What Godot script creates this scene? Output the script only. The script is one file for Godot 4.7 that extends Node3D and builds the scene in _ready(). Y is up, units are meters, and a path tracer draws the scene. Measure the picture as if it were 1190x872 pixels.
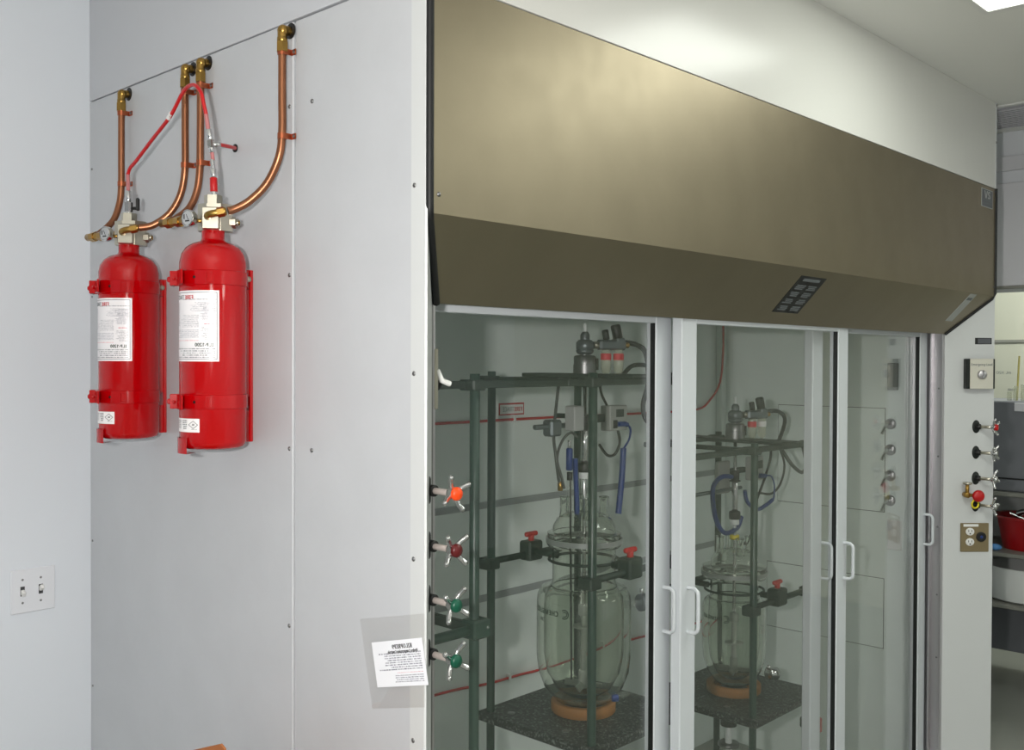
extends Node3D
# World: x along the hood front, y up, z out from the back wall into the room. Metres.

const XL := 1.187      # outer face of the hood's side panel
const XR := 4.183
const ZF := -1.334     # front plane of the hood
const ZB := -2.70      # back wall of the room
const BEV := 0.14      # set-back of the bevelled front posts
const CEIL := 2.775
const SLOPE_Y := 2.015 # crease of the canopy
const CAN_Y := 1.865   # lower lip of the canopy
const LINER_Z := -2.50

var M := {}
var rng := RandomNumberGenerator.new()

# ---------------------------------------------------------------- shapes
class Shape:
	var st := SurfaceTool.new()
	var xf := Transform3D.IDENTITY
	func _init(t := Transform3D.IDENTITY):
		st.begin(Mesh.PRIMITIVE_TRIANGLES)
		xf = t
	func vert(p: Vector3, n: Vector3, uv: Vector2):
		st.set_normal((xf.basis * n).normalized())
		st.set_uv(uv)
		st.add_vertex(xf * p)
	func tri(a: Vector3, b: Vector3, c: Vector3, na: Vector3, nb: Vector3, nc: Vector3, ua := Vector2.ZERO, ub := Vector2.ZERO, uc := Vector2.ZERO):
		var g := (b - a).cross(c - a)
		if g.length() < 1e-14:
			return
		if g.dot(na + nb + nc) * xf.basis.determinant() > 0.0:
			vert(a, na, ua); vert(c, nc, uc); vert(b, nb, ub)
		else:
			vert(a, na, ua); vert(b, nb, ub); vert(c, nc, uc)
	func quad(a: Vector3, b: Vector3, c: Vector3, d: Vector3, n: Vector3):
		tri(a, b, c, n, n, n, Vector2(0, 1), Vector2(1, 1), Vector2(1, 0))
		tri(a, c, d, n, n, n, Vector2(0, 1), Vector2(1, 0), Vector2(0, 0))
	func box(c: Vector3, size: Vector3, bev := 0.0015, t := Transform3D.IDENTITY) -> Shape:
		var h := size * 0.5
		var b: float = min(bev, min(h.x, min(h.y, h.z)) * 0.6)
		for i in 3:
			var j := (i + 1) % 3
			var k := (i + 2) % 3
			for s in [-1.0, 1.0]:
				var q := []
				for w in [[-1, -1], [1, -1], [1, 1], [-1, 1]]:
					var p := Vector3.ZERO
					p[i] = h[i] * s; p[j] = (h[j] - b) * w[0]; p[k] = (h[k] - b) * w[1]
					q.append(t * (c + p))
				var n := Vector3.ZERO
				n[i] = s
				n = t.basis * n
				quad(q[0], q[1], q[2], q[3], n)
				for r in [-1.0, 1.0]:
					var e := []
					for w in [-1, 1]:
						var p1 := Vector3.ZERO
						p1[i] = h[i] * s; p1[j] = (h[j] - b) * r; p1[k] = (h[k] - b) * w
						var p2 := Vector3.ZERO
						p2[i] = (h[i] - b) * s; p2[j] = h[j] * r; p2[k] = (h[k] - b) * w
						e.append(t * (c + p1)); e.append(t * (c + p2))
					var m := Vector3.ZERO
					m[i] = s; m[j] = r
					quad(e[0], e[1], e[3], e[2], (t.basis * m).normalized())
		for x in [-1.0, 1.0]:
			for y in [-1.0, 1.0]:
				for z in [-1.0, 1.0]:
					var n := (t.basis * Vector3(x, y, z)).normalized()
					tri(t * (c + Vector3(h.x * x, (h.y - b) * y, (h.z - b) * z)), t * (c + Vector3((h.x - b) * x, h.y * y, (h.z - b) * z)), t * (c + Vector3((h.x - b) * x, (h.y - b) * y, h.z * z)), n, n, n)
		return self
	func span(a: Vector3, b: Vector3, bev := 0.0015) -> Shape:
		return box((a + b) * 0.5, (b - a).abs(), bev)
	# profile points are (radius, height) round the y axis of t
	func lathe(prof: Array, seg := 24, t := Transform3D.IDENTITY, a0 := 0.0, a1 := TAU) -> Shape:
		var n := prof.size()
		var nn := []
		for i in n - 1:
			var d: Vector2 = prof[i + 1] - prof[i]
			nn.append(Vector2(d.y, -d.x).normalized())
		for i in n - 1:
			var na: Vector2 = nn[i]
			var nb: Vector2 = nn[i]
			if i > 0 and nn[i].dot(nn[i - 1]) > 0.6:
				na = (nn[i] + nn[i - 1]).normalized()
			if i < n - 2 and nn[i].dot(nn[i + 1]) > 0.6:
				nb = (nn[i] + nn[i + 1]).normalized()
			var p: Vector2 = prof[i]
			var q: Vector2 = prof[i + 1]
			for k in seg:
				var f0 := a0 + (a1 - a0) * k / seg
				var f1 := a0 + (a1 - a0) * (k + 1) / seg
				var c0 := Vector3(sin(f0), 0, cos(f0))
				var c1 := Vector3(sin(f1), 0, cos(f1))
				var up := Vector3.UP
				var A := t * (c0 * p.x + up * p.y)
				var B := t * (c1 * p.x + up * p.y)
				var C := t * (c1 * q.x + up * q.y)
				var D := t * (c0 * q.x + up * q.y)
				var nA := t.basis * (c0 * na.x + up * na.y)
				var nB := t.basis * (c1 * na.x + up * na.y)
				var nC := t.basis * (c1 * nb.x + up * nb.y)
				var nD := t.basis * (c0 * nb.x + up * nb.y)
				var u0 := Vector2(float(k) / seg, 1.0 - float(i) / (n - 1))
				var u1 := Vector2(float(k + 1) / seg, 1.0 - float(i) / (n - 1))
				var u2 := Vector2(float(k + 1) / seg, 1.0 - float(i + 1) / (n - 1))
				var u3 := Vector2(float(k) / seg, 1.0 - float(i + 1) / (n - 1))
				tri(A, B, C, nA, nB, nC, u0, u1, u2)
				tri(A, C, D, nA, nC, nD, u0, u2, u3)
		return self
	# a wall of glass: the profile and its copy th further in, closed at the rims
	func shell(prof: Array, th: float, seg := 48, t := Transform3D.IDENTITY) -> Shape:
		var inner := []
		var n := prof.size()
		for i in n:
			var d: Vector2 = prof[min(i + 1, n - 1)] - prof[max(i - 1, 0)]
			var o := Vector2(d.y, -d.x).normalized()
			var q: Vector2 = prof[i] - o * th
			if prof[i].x < 1e-5:
				q.x = 0.0
			inner.append(Vector2(max(q.x, 0.0), q.y))
		inner.reverse()
		var all := prof + inner
		if prof[0].x > 1e-5:
			all.append(prof[0])
		return lathe(all, seg, t)
	func cyl(a: Vector3, b: Vector3, r: float, seg := 16, bev := 0.0008) -> Shape:
		var L := (b - a).length()
		var e: float = min(bev, min(r * 0.4, L * 0.3))
		return lathe([Vector2(0, 0), Vector2(r - e, 0), Vector2(r, e), Vector2(r, L - e), Vector2(r - e, L), Vector2(0, L)], seg, Shape.along(a, b - a))
	func hexa(a: Vector3, b: Vector3, r: float) -> Shape:
		var t := Shape.along(a, b - a)
		var L := (b - a).length()
		var poly := PackedVector2Array()
		for k in 6:
			poly.append(Vector2(cos(k * PI / 3), sin(k * PI / 3)) * r)
		return prism(poly, L, t * Transform3D(Basis(Vector3.RIGHT, -PI / 2), Vector3.ZERO))
	# polygon in xy, extruded along +z of t
	func prism(poly: PackedVector2Array, depth: float, t := Transform3D.IDENTITY) -> Shape:
		var idx := Geometry2D.triangulate_polygon(poly)
		var d := t.basis * Vector3(0, 0, 1)
		for k in range(0, idx.size(), 3):
			var q := []
			for m in 3:
				q.append(Vector3(poly[idx[k + m]].x, poly[idx[k + m]].y, 0))
			tri(t * q[0], t * q[1], t * q[2], -d, -d, -d)
			var e := Vector3(0, 0, depth)
			tri(t * (q[0] + e), t * (q[1] + e), t * (q[2] + e), d, d, d)
		var area := 0.0
		var n := poly.size()
		for k in n:
			area += poly[k].cross(poly[(k + 1) % n])
		for k in n:
			var a := poly[k]
			var b := poly[(k + 1) % n]
			var o := Vector2(b.y - a.y, a.x - b.x).normalized() * (1.0 if area > 0 else -1.0)
			quad(t * Vector3(a.x, a.y, 0), t * Vector3(b.x, b.y, 0), t * Vector3(b.x, b.y, depth), t * Vector3(a.x, a.y, depth), t.basis * Vector3(o.x, o.y, 0))
		return self
	func tube(path: Array, r: float, seg := 10, smooth := 0) -> Shape:
		var pts := path
		if smooth > 0:
			pts = Shape.curve(path, smooth)
		var n := pts.size()
		var tan0: Vector3 = (pts[1] - pts[0]).normalized()
		var nrm := tan0.cross(Vector3.UP)
		if nrm.length() < 0.05:
			nrm = tan0.cross(Vector3.RIGHT)
		nrm = nrm.normalized()
		var rings := []
		for i in n:
			var tg: Vector3
			if i == 0:
				tg = tan0
			elif i == n - 1:
				tg = (pts[i] - pts[i - 1]).normalized()
			else:
				tg = (pts[i + 1] - pts[i - 1]).normalized()
			nrm = (nrm - tg * nrm.dot(tg)).normalized()
			var bi := tg.cross(nrm)
			var ring := []
			for k in seg:
				var a := TAU * k / seg
				ring.append(nrm * cos(a) + bi * sin(a))
			rings.append(ring)
		for i in n - 1:
			for k in seg:
				var k2 := (k + 1) % seg
				var A: Vector3 = pts[i] + rings[i][k] * r
				var B: Vector3 = pts[i] + rings[i][k2] * r
				var C: Vector3 = pts[i + 1] + rings[i + 1][k2] * r
				var D: Vector3 = pts[i + 1] + rings[i + 1][k] * r
				tri(A, B, C, rings[i][k], rings[i][k2], rings[i + 1][k2])
				tri(A, C, D, rings[i][k], rings[i + 1][k2], rings[i + 1][k])
		for e in [0, n - 1]:
			var c: Vector3 = pts[e]
			var o: Vector3 = (pts[0] - pts[1]) if e == 0 else (pts[n - 1] - pts[n - 2])
			o = o.normalized()
			for k in seg:
				tri(c, c + rings[e][k] * r, c + rings[e][(k + 1) % seg] * r, o, o, o)
		return self
	func ball(c: Vector3, r: float, seg := 16, sq := Vector3.ONE) -> Shape:
		var prof := []
		for k in 9:
			var a := -PI / 2 + PI * k / 8
			prof.append(Vector2(cos(a) * r, sin(a) * r))
		return lathe(prof, seg, Transform3D(Basis.from_scale(sq), c))
	func ring(c: Vector3, ax: Vector3, R: float, r: float, seg := 24) -> Shape:
		var prof := []
		for k in 11:
			var a := TAU * k / 10
			prof.append(Vector2(R + cos(a) * r, sin(a) * r))
		return lathe(prof, seg, Shape.along(c, ax))
	static func along(p: Vector3, dir: Vector3) -> Transform3D:
		var y := dir.normalized()
		var x := y.cross(Vector3.FORWARD)
		if x.length() < 0.05:
			x = y.cross(Vector3.RIGHT)
		x = x.normalized()
		return Transform3D(Basis(x, y, x.cross(y)), p)
	static func curve(p: Array, n: int) -> Array:
		var out := []
		for i in p.size() - 1:
			var a: Vector3 = p[max(i - 1, 0)]
			var b: Vector3 = p[i]
			var c: Vector3 = p[i + 1]
			var d: Vector3 = p[min(i + 2, p.size() - 1)]
			for k in n:
				out.append(b.cubic_interpolate(c, a, d, float(k) / n))
		out.append(p[p.size() - 1])
		return out

# ---------------------------------------------------------------- nodes
var used := {}
func numbered(nm: String) -> String:
	if not used.has(nm):
		used[nm] = 0
		return nm
	used[nm] += 1
	return "%s_%03d" % [nm, used[nm]]

func thing(nm: String, label: String, cat: String, at := Vector3.ZERO, group := "") -> Node3D:
	var o := Node3D.new()
	o.name = numbered(nm)
	add_child(o)
	o.position = at
	o.set_meta("label", label)
	o.set_meta("category", cat)
	if group:
		o.set_meta("group", group)
	return o

func part(parent: Node3D, nm: String, s: Shape, m: Material, label := "") -> MeshInstance3D:
	var o := MeshInstance3D.new()
	o.mesh = s.st.commit()
	o.material_override = m
	o.name = nm
	o.cast_shadow = GeometryInstance3D.SHADOW_CASTING_SETTING_ON
	parent.add_child(o, true)
	if parent != self and parent.get_parent() == self:
		o.position = -parent.position
	if label:
		o.set_meta("label", label)
	return o

func structure(nm: String, s: Shape, m: Material, label: String) -> MeshInstance3D:
	var o := part(self, nm, s, m, label)
	o.set_meta("kind", "structure")
	o.set_meta("category", nm.get_slice("_", 0))
	return o

# lettering: flat glyphs a fraction of a millimetre thick; mirrored, because the photograph is
func lettering(parent: Node3D, nm: String, txt: String, height: float, m: Material, t: Transform3D, bend := 0.0, serif := false, bold := true, mirrored := true, squeeze := 1.0) -> MeshInstance3D:
	var tm := TextMesh.new()
	var f := SystemFont.new()
	f.font_names = PackedStringArray(["Droid Serif" if serif else "Droid Sans"])
	f.font_weight = 700 if bold else 400
	tm.font = f
	tm.text = txt
	tm.font_size = 32
	tm.pixel_size = height / 24.0
	tm.depth = 0.0004
	tm.curve_step = 3.0
	var arr := tm.get_mesh_arrays()
	var v: PackedVector3Array = arr[Mesh.ARRAY_VERTEX]
	var idx: PackedInt32Array = arr[Mesh.ARRAY_INDEX] if arr[Mesh.ARRAY_INDEX] != null else PackedInt32Array(range(v.size()))
	var s := Shape.new(t)
	for k in range(0, idx.size() - 2, 3):
		var q := []
		for c in 3:
			var p := v[idx[k + c]]
			p.x *= squeeze
			if mirrored:
				p.x = -p.x
			if bend > 0.0:
				var a := p.x / bend
				p = Vector3(sin(a) * (bend + p.z), p.y, cos(a) * (bend + p.z) - bend)
			q.append(p)
		var n: Vector3 = (q[1] - q[0]).cross(q[2] - q[0])
		if n.length() < 1e-15:
			continue
		if n.z < 0.0 and bend <= 0.0:
			n = -n
		n = n.normalized()
		s.tri(q[0], q[1], q[2], n, n, n)
	return part(parent, nm, s, m)

# ---------------------------------------------------------------- materials
func mat(nm: String, c: Color, rough := 0.5, metal := 0.0, spec := 0.5) -> StandardMaterial3D:
	var m := StandardMaterial3D.new()
	m.resource_name = nm
	m.albedo_color = c
	m.roughness = rough
	m.metallic = metal
	m.metallic_specular = spec
	M[nm] = m
	return m

func noise_tex(freq: float, ramp: Array, seed_: int, stretch := Vector2.ONE, size := 256) -> NoiseTexture2D:
	var n := FastNoiseLite.new()
	n.seed = seed_
	n.frequency = freq
	n.fractal_octaves = 4
	var t := NoiseTexture2D.new()
	t.noise = n
	t.width = size
	t.height = size
	t.seamless = true
	var g := Gradient.new()
	g.offsets = PackedFloat32Array([0.0, 1.0])
	g.colors = PackedColorArray([ramp[0], ramp[1]])
	t.color_ramp = g
	return t

func grain(m: StandardMaterial3D, tex: Texture2D, scale := 2.0, sc := Vector3.ZERO):
	m.albedo_texture = tex
	m.uv1_triplanar = true
	m.uv1_world_triplanar = true
	m.uv1_scale = sc if sc != Vector3.ZERO else Vector3.ONE * scale

func glass(nm: String, c: Color, a: float) -> StandardMaterial3D:
	var m := mat(nm, Color(c.r, c.g, c.b, a), 0.02)
	m.transparency = BaseMaterial3D.TRANSPARENCY_ALPHA
	return m

func speckle() -> ImageTexture:
	rng.seed = 11
	var im := Image.create(256, 256, false, Image.FORMAT_RGB8)
	for y in 256:
		for x in 256:
			var v := rng.randf()
			var g := 0.12 + 0.05 * rng.randf()
			if v > 0.80:
				g = 0.42 + 0.30 * rng.randf()
			im.set_pixel(x, y, Color(g * 0.95, g, g * 0.97))
	return ImageTexture.create_from_image(im)

# rows of illegible fine print; each entry [y0, y1, x0, x1, line height, colour]
func print_tex(w: int, h: int, paper: Color, blocks: Array, border: int, seed_: int) -> ImageTexture:
	rng.seed = seed_
	var im := Image.create(w, h, false, Image.FORMAT_RGB8)
	im.fill(paper)
	if border > 0:
		var k := Color(0.25, 0.25, 0.27)
		im.fill_rect(Rect2i(border, border, w - 2 * border, 2), k)
		im.fill_rect(Rect2i(border, h - border - 2, w - 2 * border, 2), k)
		im.fill_rect(Rect2i(border, border, 2, h - 2 * border), k)
		im.fill_rect(Rect2i(w - border - 2, border, 2, h - 2 * border), k)
	for b in blocks:
		var y: int = b[0]
		var lh: int = b[4]
		while y + lh <= b[1]:
			var x: int = b[3]
			var stop: int = b[2] + (rng.randi_range(0, (b[3] - b[2]) / 3))
			while x > stop:
				var word := rng.randi_range(lh, lh * 5)
				word = min(word, x - stop)
				for q in range(x - word, x, 1):
					var on := rng.randf() < 0.72
					if on and q >= 0:
						var top := rng.randi_range(0, 1)
						im.fill_rect(Rect2i(q, y + top, 1, max(1, int(lh * 0.62) - top)), b[5])
				x -= word + max(1, lh / 3)
			y += lh
	return ImageTexture.create_from_image(im)

func make_materials():
	mat("wall", Color(0.86, 0.87, 0.885), 0.75)
	mat("back_wall", Color(0.835, 0.855, 0.88), 0.7)
	mat("ceiling", Color(0.90, 0.90, 0.885), 0.85)
	mat("floor", Color(0.55, 0.56, 0.53), 0.45)
	mat("panel", Color(0.755, 0.765, 0.78), 0.38)
	mat("panel_up", Color(0.755, 0.765, 0.785), 0.4)
	mat("post", Color(0.79, 0.80, 0.80), 0.4)
	mat("fascia", Color(0.84, 0.84, 0.82), 0.24)
	grain(M.panel, noise_tex(0.02, [Color(0.975, 0.975, 0.975), Color(1, 1, 1)], 3), 0.9)
	mat("groove", Color(0.22, 0.22, 0.23), 0.8)
	var s := mat("canopy_steel", Color(0.61, 0.57, 0.485), 0.46, 1.0)
	grain(s, noise_tex(0.012, [Color(0.955, 0.955, 0.955), Color(1, 1, 1)], 7), 1.4)
	var rt := noise_tex(0.03, [Color(0.92, 0.92, 0.92), Color(1, 1, 1)], 17)
	s.roughness_texture = rt
	mat("steel", Color(0.76, 0.75, 0.76), 0.36, 1.0)
	mat("dull_steel", Color(0.55, 0.55, 0.55), 0.4, 1.0)
	mat("chrome", Color(0.80, 0.80, 0.80), 0.1, 1.0)
	mat("nickel", Color(0.74, 0.72, 0.66), 0.3, 1.0)
	mat("brass", Color(0.64, 0.51, 0.27), 0.3, 1.0)
	mat("copper", Color(0.61, 0.41, 0.30), 0.36, 1.0)
	mat("copper_clip", Color(0.70, 0.40, 0.28), 0.35, 1.0)
	mat("black", Color(0.045, 0.047, 0.05), 0.45)
	mat("gasket", Color(0.035, 0.04, 0.045), 0.55)
	mat("seal", Color(0.03, 0.045, 0.04), 0.5)
	mat("red_paint", Color(0.67, 0.007, 0.028), 0.09, 0.0, 0.48)
	mat("red_tube", Color(0.75, 0.06, 0.08), 0.3)
	mat("red_knob", Color(0.72, 0.03, 0.05), 0.4)
	mat("pink_tube", Color(0.72, 0.45, 0.45), 0.3)
	mat("grey_dial", Color(0.66, 0.67, 0.68), 0.3)
	mat("white_plastic", Color(0.88, 0.88, 0.87), 0.4)
	mat("switch_plate", Color(0.85, 0.86, 0.88), 0.35)
	mat("sash", Color(0.80, 0.82, 0.835), 0.4)
	mat("liner", Color(0.90, 0.935, 0.92), 0.5)
	grain(M.liner, noise_tex(0.015, [Color(0.95, 0.955, 0.95), Color(1, 1, 1)], 5), 0.7)
	mat("baffle_rail", Color(0.60, 0.62, 0.62), 0.45)
	mat("lattice", Color(0.17, 0.275, 0.235), 0.35)
	grain(M.lattice, noise_tex(0.2, [Color(0.72, 0.76, 0.74), Color(1, 1, 1)], 9), 6.0)
	mat("lattice_bar", Color(0.16, 0.21, 0.18), 0.5)
	var g := mat("granite", Color(0.8, 0.8, 0.8), 0.5)
	grain(g, speckle(), 0.85)
	mat("cork", Color(0.66, 0.44, 0.20), 0.7)
	grain(M.cork, noise_tex(0.12, [Color(0.8, 0.8, 0.8), Color(1, 1, 1)], 21), 5.0)
	glass("pane", Color(0.42, 0.55, 0.48), 0.02)
	var vg := mat("vessel_glass", Color(0.975, 0.985, 0.965, 0.0), 0.0)
	vg.transparency = BaseMaterial3D.TRANSPARENCY_ALPHA
	vg.refraction_enabled = true
	vg.refraction_scale = 0.047
	glass("clear_glass", Color(0.75, 0.8, 0.75), 0.08)
	glass("tape_film", Color(0.56, 0.52, 0.45), 0.11)
	var gl := glass("bowl_glass", Color(0.8, 0.82, 0.7), 0.35)
	gl.roughness = 0.1
	mat("white_ptfe", Color(0.86, 0.88, 0.87), 0.45)
	mat("grey_cast", Color(0.42, 0.45, 0.46), 0.4, 0.6)
	mat("grey_box", Color(0.60, 0.61, 0.59), 0.5)
	mat("grey_cable", Color(0.30, 0.31, 0.30), 0.5)
	mat("hose", Color(0.10, 0.11, 0.11), 0.5)
	mat("blue", Color(0.03, 0.18, 0.46), 0.4)
	mat("pink_band", Color(0.85, 0.22, 0.26), 0.5)
	mat("orange", Color(0.92, 0.28, 0.04), 0.35)
	mat("maroon", Color(0.33, 0.05, 0.06), 0.35)
	mat("green", Color(0.02, 0.30, 0.22), 0.35)
	mat("grey_stem", Color(0.66, 0.62, 0.60), 0.45)
	mat("oval_green", Color(0.035, 0.07, 0.055), 0.5)
	mat("pale_yellow", Color(0.80, 0.76, 0.45), 0.5)
	mat("yellow", Color(0.85, 0.78, 0.10), 0.5)
	mat("beige_metal", Color(0.56, 0.50, 0.38), 0.35, 0.6)
	mat("box_face", Color(0.80, 0.79, 0.74), 0.45)
	mat("ink", Color(0.10, 0.10, 0.11), 0.6)
	mat("ink_grey", Color(0.42, 0.44, 0.45), 0.6)
	mat("ink_red", Color(0.72, 0.08, 0.10), 0.6)
	mat("ink_green", Color(0.03, 0.17, 0.10), 0.6)
	mat("cardboard", Color(0.62, 0.38, 0.21), 0.8)
	mat("oven_grey", Color(0.44, 0.45, 0.47), 0.5)
	mat("shelf_grey", Color(0.52, 0.52, 0.49), 0.5)
	mat("tub_red", Color(0.62, 0.035, 0.06), 0.35)
	mat("tub_white", Color(0.82, 0.83, 0.82), 0.45)
	mat("far_wall", Color(0.74, 0.74, 0.68), 0.7)
	mat("soffit", Color(0.82, 0.82, 0.835), 0.6)
	mat("light_blue", Color(0.35, 0.60, 0.85), 0.4)
	mat("label_black", Color(0.055, 0.06, 0.06), 0.4)
	mat("label_grey", Color(0.33, 0.34, 0.36), 0.4)
	mat("tag_white", Color(0.66, 0.67, 0.66), 0.5)
	var e := mat("diffuser", Color(0.95, 0.95, 0.92), 0.5)
	e.emission_enabled = true
	e.emission = Color(0.985, 1.0, 0.965)
	e.emission_energy_multiplier = 3.0
	var fl := mat("flash_lens", Color(0.95, 0.95, 0.95), 0.4)
	fl.emission_enabled = true
	fl.emission = Color(1.0, 0.98, 0.96)
	fl.emission_energy_multiplier = 3.0

# ---------------------------------------------------------------- scene
func _ready():
	# camera, sky, lights, exposure
	var cam := Camera3D.new()
	cam.name = "camera"
	cam.fov = 41.09
	cam.near = 0.02
	var by := Basis(Vector3.UP, deg_to_rad(43.42 - 90.0)) * Basis(Vector3.RIGHT, deg_to_rad(-0.766)) * Basis(Vector3.BACK, deg_to_rad(0.2146))
	cam.transform = Transform3D(by, Vector3(0, 1.75, 0))
	add_child(cam)
	cam.current = true

	var we := WorldEnvironment.new()
	we.name = "environment"
	var env := Environment.new()
	env.background_mode = Environment.BG_SKY
	var sky := Sky.new()
	var sm := ProceduralSkyMaterial.new()
	sm.sky_top_color = Color(0.62, 0.72, 0.86)
	sm.sky_horizon_color = Color(0.80, 0.86, 0.93)
	sm.ground_bottom_color = Color(0.30, 0.30, 0.28)
	sm.ground_horizon_color = Color(0.70, 0.74, 0.78)
	sm.sky_energy_multiplier = 0.8
	sky.sky_material = sm
	env.sky = sky
	env.tonemap_mode = Environment.TONE_MAPPER_LINEAR
	env.tonemap_exposure = 1.0
	env.sdfgi_enabled = true
	env.ssao_enabled = true
	env.ssil_enabled = true
	we.environment = env
	add_child(we)

	make_materials()
	# the same four troffers; all panels give the same light
	for p in [[2.453, -1.005, true, "above the fume hood front"], [5.9, -2.25, false, "past the bulkhead above the shelving"], [4.4, 1.4, false, "toward the wall opposite the hood"], [1.2, 1.9, false, "over the middle of the lab"], [-1.6, 1.0, false, "next to the window wall"]]:
		ceiling_light(p[0], p[1], p[2], 1.05 if p[2] else 1.8, p[3])
	flash_unit()

	room()
	hood()
	left_wall_switch()
	fire_cylinders()
	valves()
	post_fixtures()
	lattice_and_reactors()
	far_corner()
	small_marks()

func ceiling_light(x: float, z: float, seen: bool, energy: float, where: String):
	var label := "recessed fluorescent ceiling panel " + where
	var w := 0.61
	var d := 1.22
	var t := thing("ceiling_light", label, "ceiling light", Vector3(x + w / 2, CEIL, z + d / 2), "" if seen else "fluorescent panels over the room")
	for q in [[x - 0.02, x + w + 0.02, z - 0.02, z], [x - 0.02, x + w + 0.02, z + d, z + d + 0.02], [x - 0.02, x, z, z + d], [x + w, x + w + 0.02, z, z + d]]:
		part(t, "frame_bar", Shape.new().span(Vector3(q[0], CEIL - 0.006, q[2]), Vector3(q[1], CEIL + 0.002, q[3])), M.white_plastic)
	part(t, "diffuser", Shape.new().span(Vector3(x, CEIL - 0.004, z), Vector3(x + w, CEIL + 0.001, z + d), 0.0005), M.diffuser)
	var a := AreaLight3D.new()
	a.name = "panel_glow"
	a.area_size = Vector2(0.59, 1.2)
	a.light_energy = energy
	a.light_color = Color(0.985, 1.0, 0.965)
	a.shadow_enabled = true
	a.area_range = 14.0
	a.area_attenuation = 2.0
	t.add_child(a)
	a.position = Vector3(0, -0.012, 0)
	a.rotation_degrees = Vector3(-90, 0, 0)

func flash_unit():
	# a small photographic flash on a stand, just beside the camera
	var p := Vector3(-0.155, 1.80, -0.164)
	var t := thing("flash_stand", "photographer's small flash head on a slim black light stand", "flash", Vector3(p.x, 0, p.z))
	var fwd := Vector3(0.726, -0.01, -0.687).normalized()
	var b := Transform3D(Basis.looking_at(fwd, Vector3.UP), p)
	part(t, "flash_head", Shape.new(b).box(Vector3(0, 0, 0.05), Vector3(0.07, 0.05, 0.07), 0.006), M.black)
	part(t, "flash_light_lens", Shape.new(b).box(Vector3(0, 0, 0), Vector3(0.06, 0.04, 0.02), 0.004), M.flash_lens)
	part(t, "pole", Shape.new().cyl(Vector3(p.x, 0.02, p.z) - fwd * 0.05, Vector3(p.x, p.y - 0.02, p.z) - fwd * 0.05, 0.01), M.black)
	for k in 3:
		var a := k * TAU / 3
		part(t, "leg", Shape.new().tube([Vector3(p.x, 0.45, p.z) - fwd * 0.05, Vector3(p.x + 0.3 * cos(a), 0.01, p.z + 0.3 * sin(a)) - fwd * 0.05], 0.008), M.black)
	var l := OmniLight3D.new()
	l.name = "flash_glow"
	l.light_energy = 3.4
	l.light_color = Color(1.0, 0.985, 0.97)
	l.light_size = 0.03
	l.omni_range = 14.0
	l.omni_attenuation = 2.0
	l.shadow_enabled = true
	t.add_child(l)
	l.position = Vector3(0, p.y, 0)

func room():
	structure("floor", Shape.new().span(Vector3(-3.1, -0.1, -2.9), Vector3(7.3, 0, 3.7), 0), M.floor, "grey-green laboratory floor")
	structure("ceiling", Shape.new().span(Vector3(-3.1, CEIL, -2.9), Vector3(7.3, CEIL + 0.12, 3.7), 0), M.ceiling, "plain white ceiling")
	structure("wall_back", Shape.new().span(Vector3(-3.1, 0, ZB - 0.15), Vector3(7.3, CEIL, ZB), 0), M.back_wall, "white painted wall behind the fume hood with the light switch")
	structure("wall_right", Shape.new().span(Vector3(7.0, 0, ZB), Vector3(7.15, CEIL, 3.5), 0), M.far_wall, "cream far wall beyond the shelving")
	structure("wall_front", Shape.new().span(Vector3(-3.1, 0, 3.5), Vector3(7.15, CEIL, 3.65), 0), M.wall, "white wall opposite the hood")
	# left wall with a wide window opening
	var w := Shape.new()
	w.span(Vector3(-3.0, 0, ZB), Vector3(-2.85, 0.95, 3.5), 0).span(Vector3(-3.0, 2.45, ZB), Vector3(-2.85, CEIL, 3.5), 0)
	w.span(Vector3(-3.0, 0.95, ZB), Vector3(-2.85, 2.45, -2.2), 0).span(Vector3(-3.0, 0.95, 0.6), Vector3(-2.85, 2.45, 3.5), 0)
	structure("wall_left", w, M.wall, "white wall with a wide window")
	var fr := Shape.new()
	for z in [-2.2, -1.29, -0.36, 0.54]:
		fr.span(Vector3(-2.96, 0.95, z), Vector3(-2.89, 2.45, z + 0.06))
	fr.span(Vector3(-2.96, 0.95, -2.2), Vector3(-2.89, 1.01, 0.6)).span(Vector3(-2.96, 2.39, -2.2), Vector3(-2.89, 2.45, 0.6))
	var wf := structure("window_1", fr, M.white_plastic, "white framed window")
	for z in [-2.14, -1.23, -0.30]:
		part(wf, "pane", Shape.new().span(Vector3(-2.93, 1.01, z), Vector3(-2.925, 2.39, z + 0.84), 0), M.clear_glass)

func screw(parent: Node3D, p: Vector3, n: Vector3, r := 0.0045):
	var s := Shape.new(Shape.along(p, n))
	s.lathe([Vector2(r, -0.001), Vector2(r, 0.0008), Vector2(r * 0.6, 0.0022), Vector2(0, 0.0026)], 10)
	part(parent, "screw", s, M.dull_steel)

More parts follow.
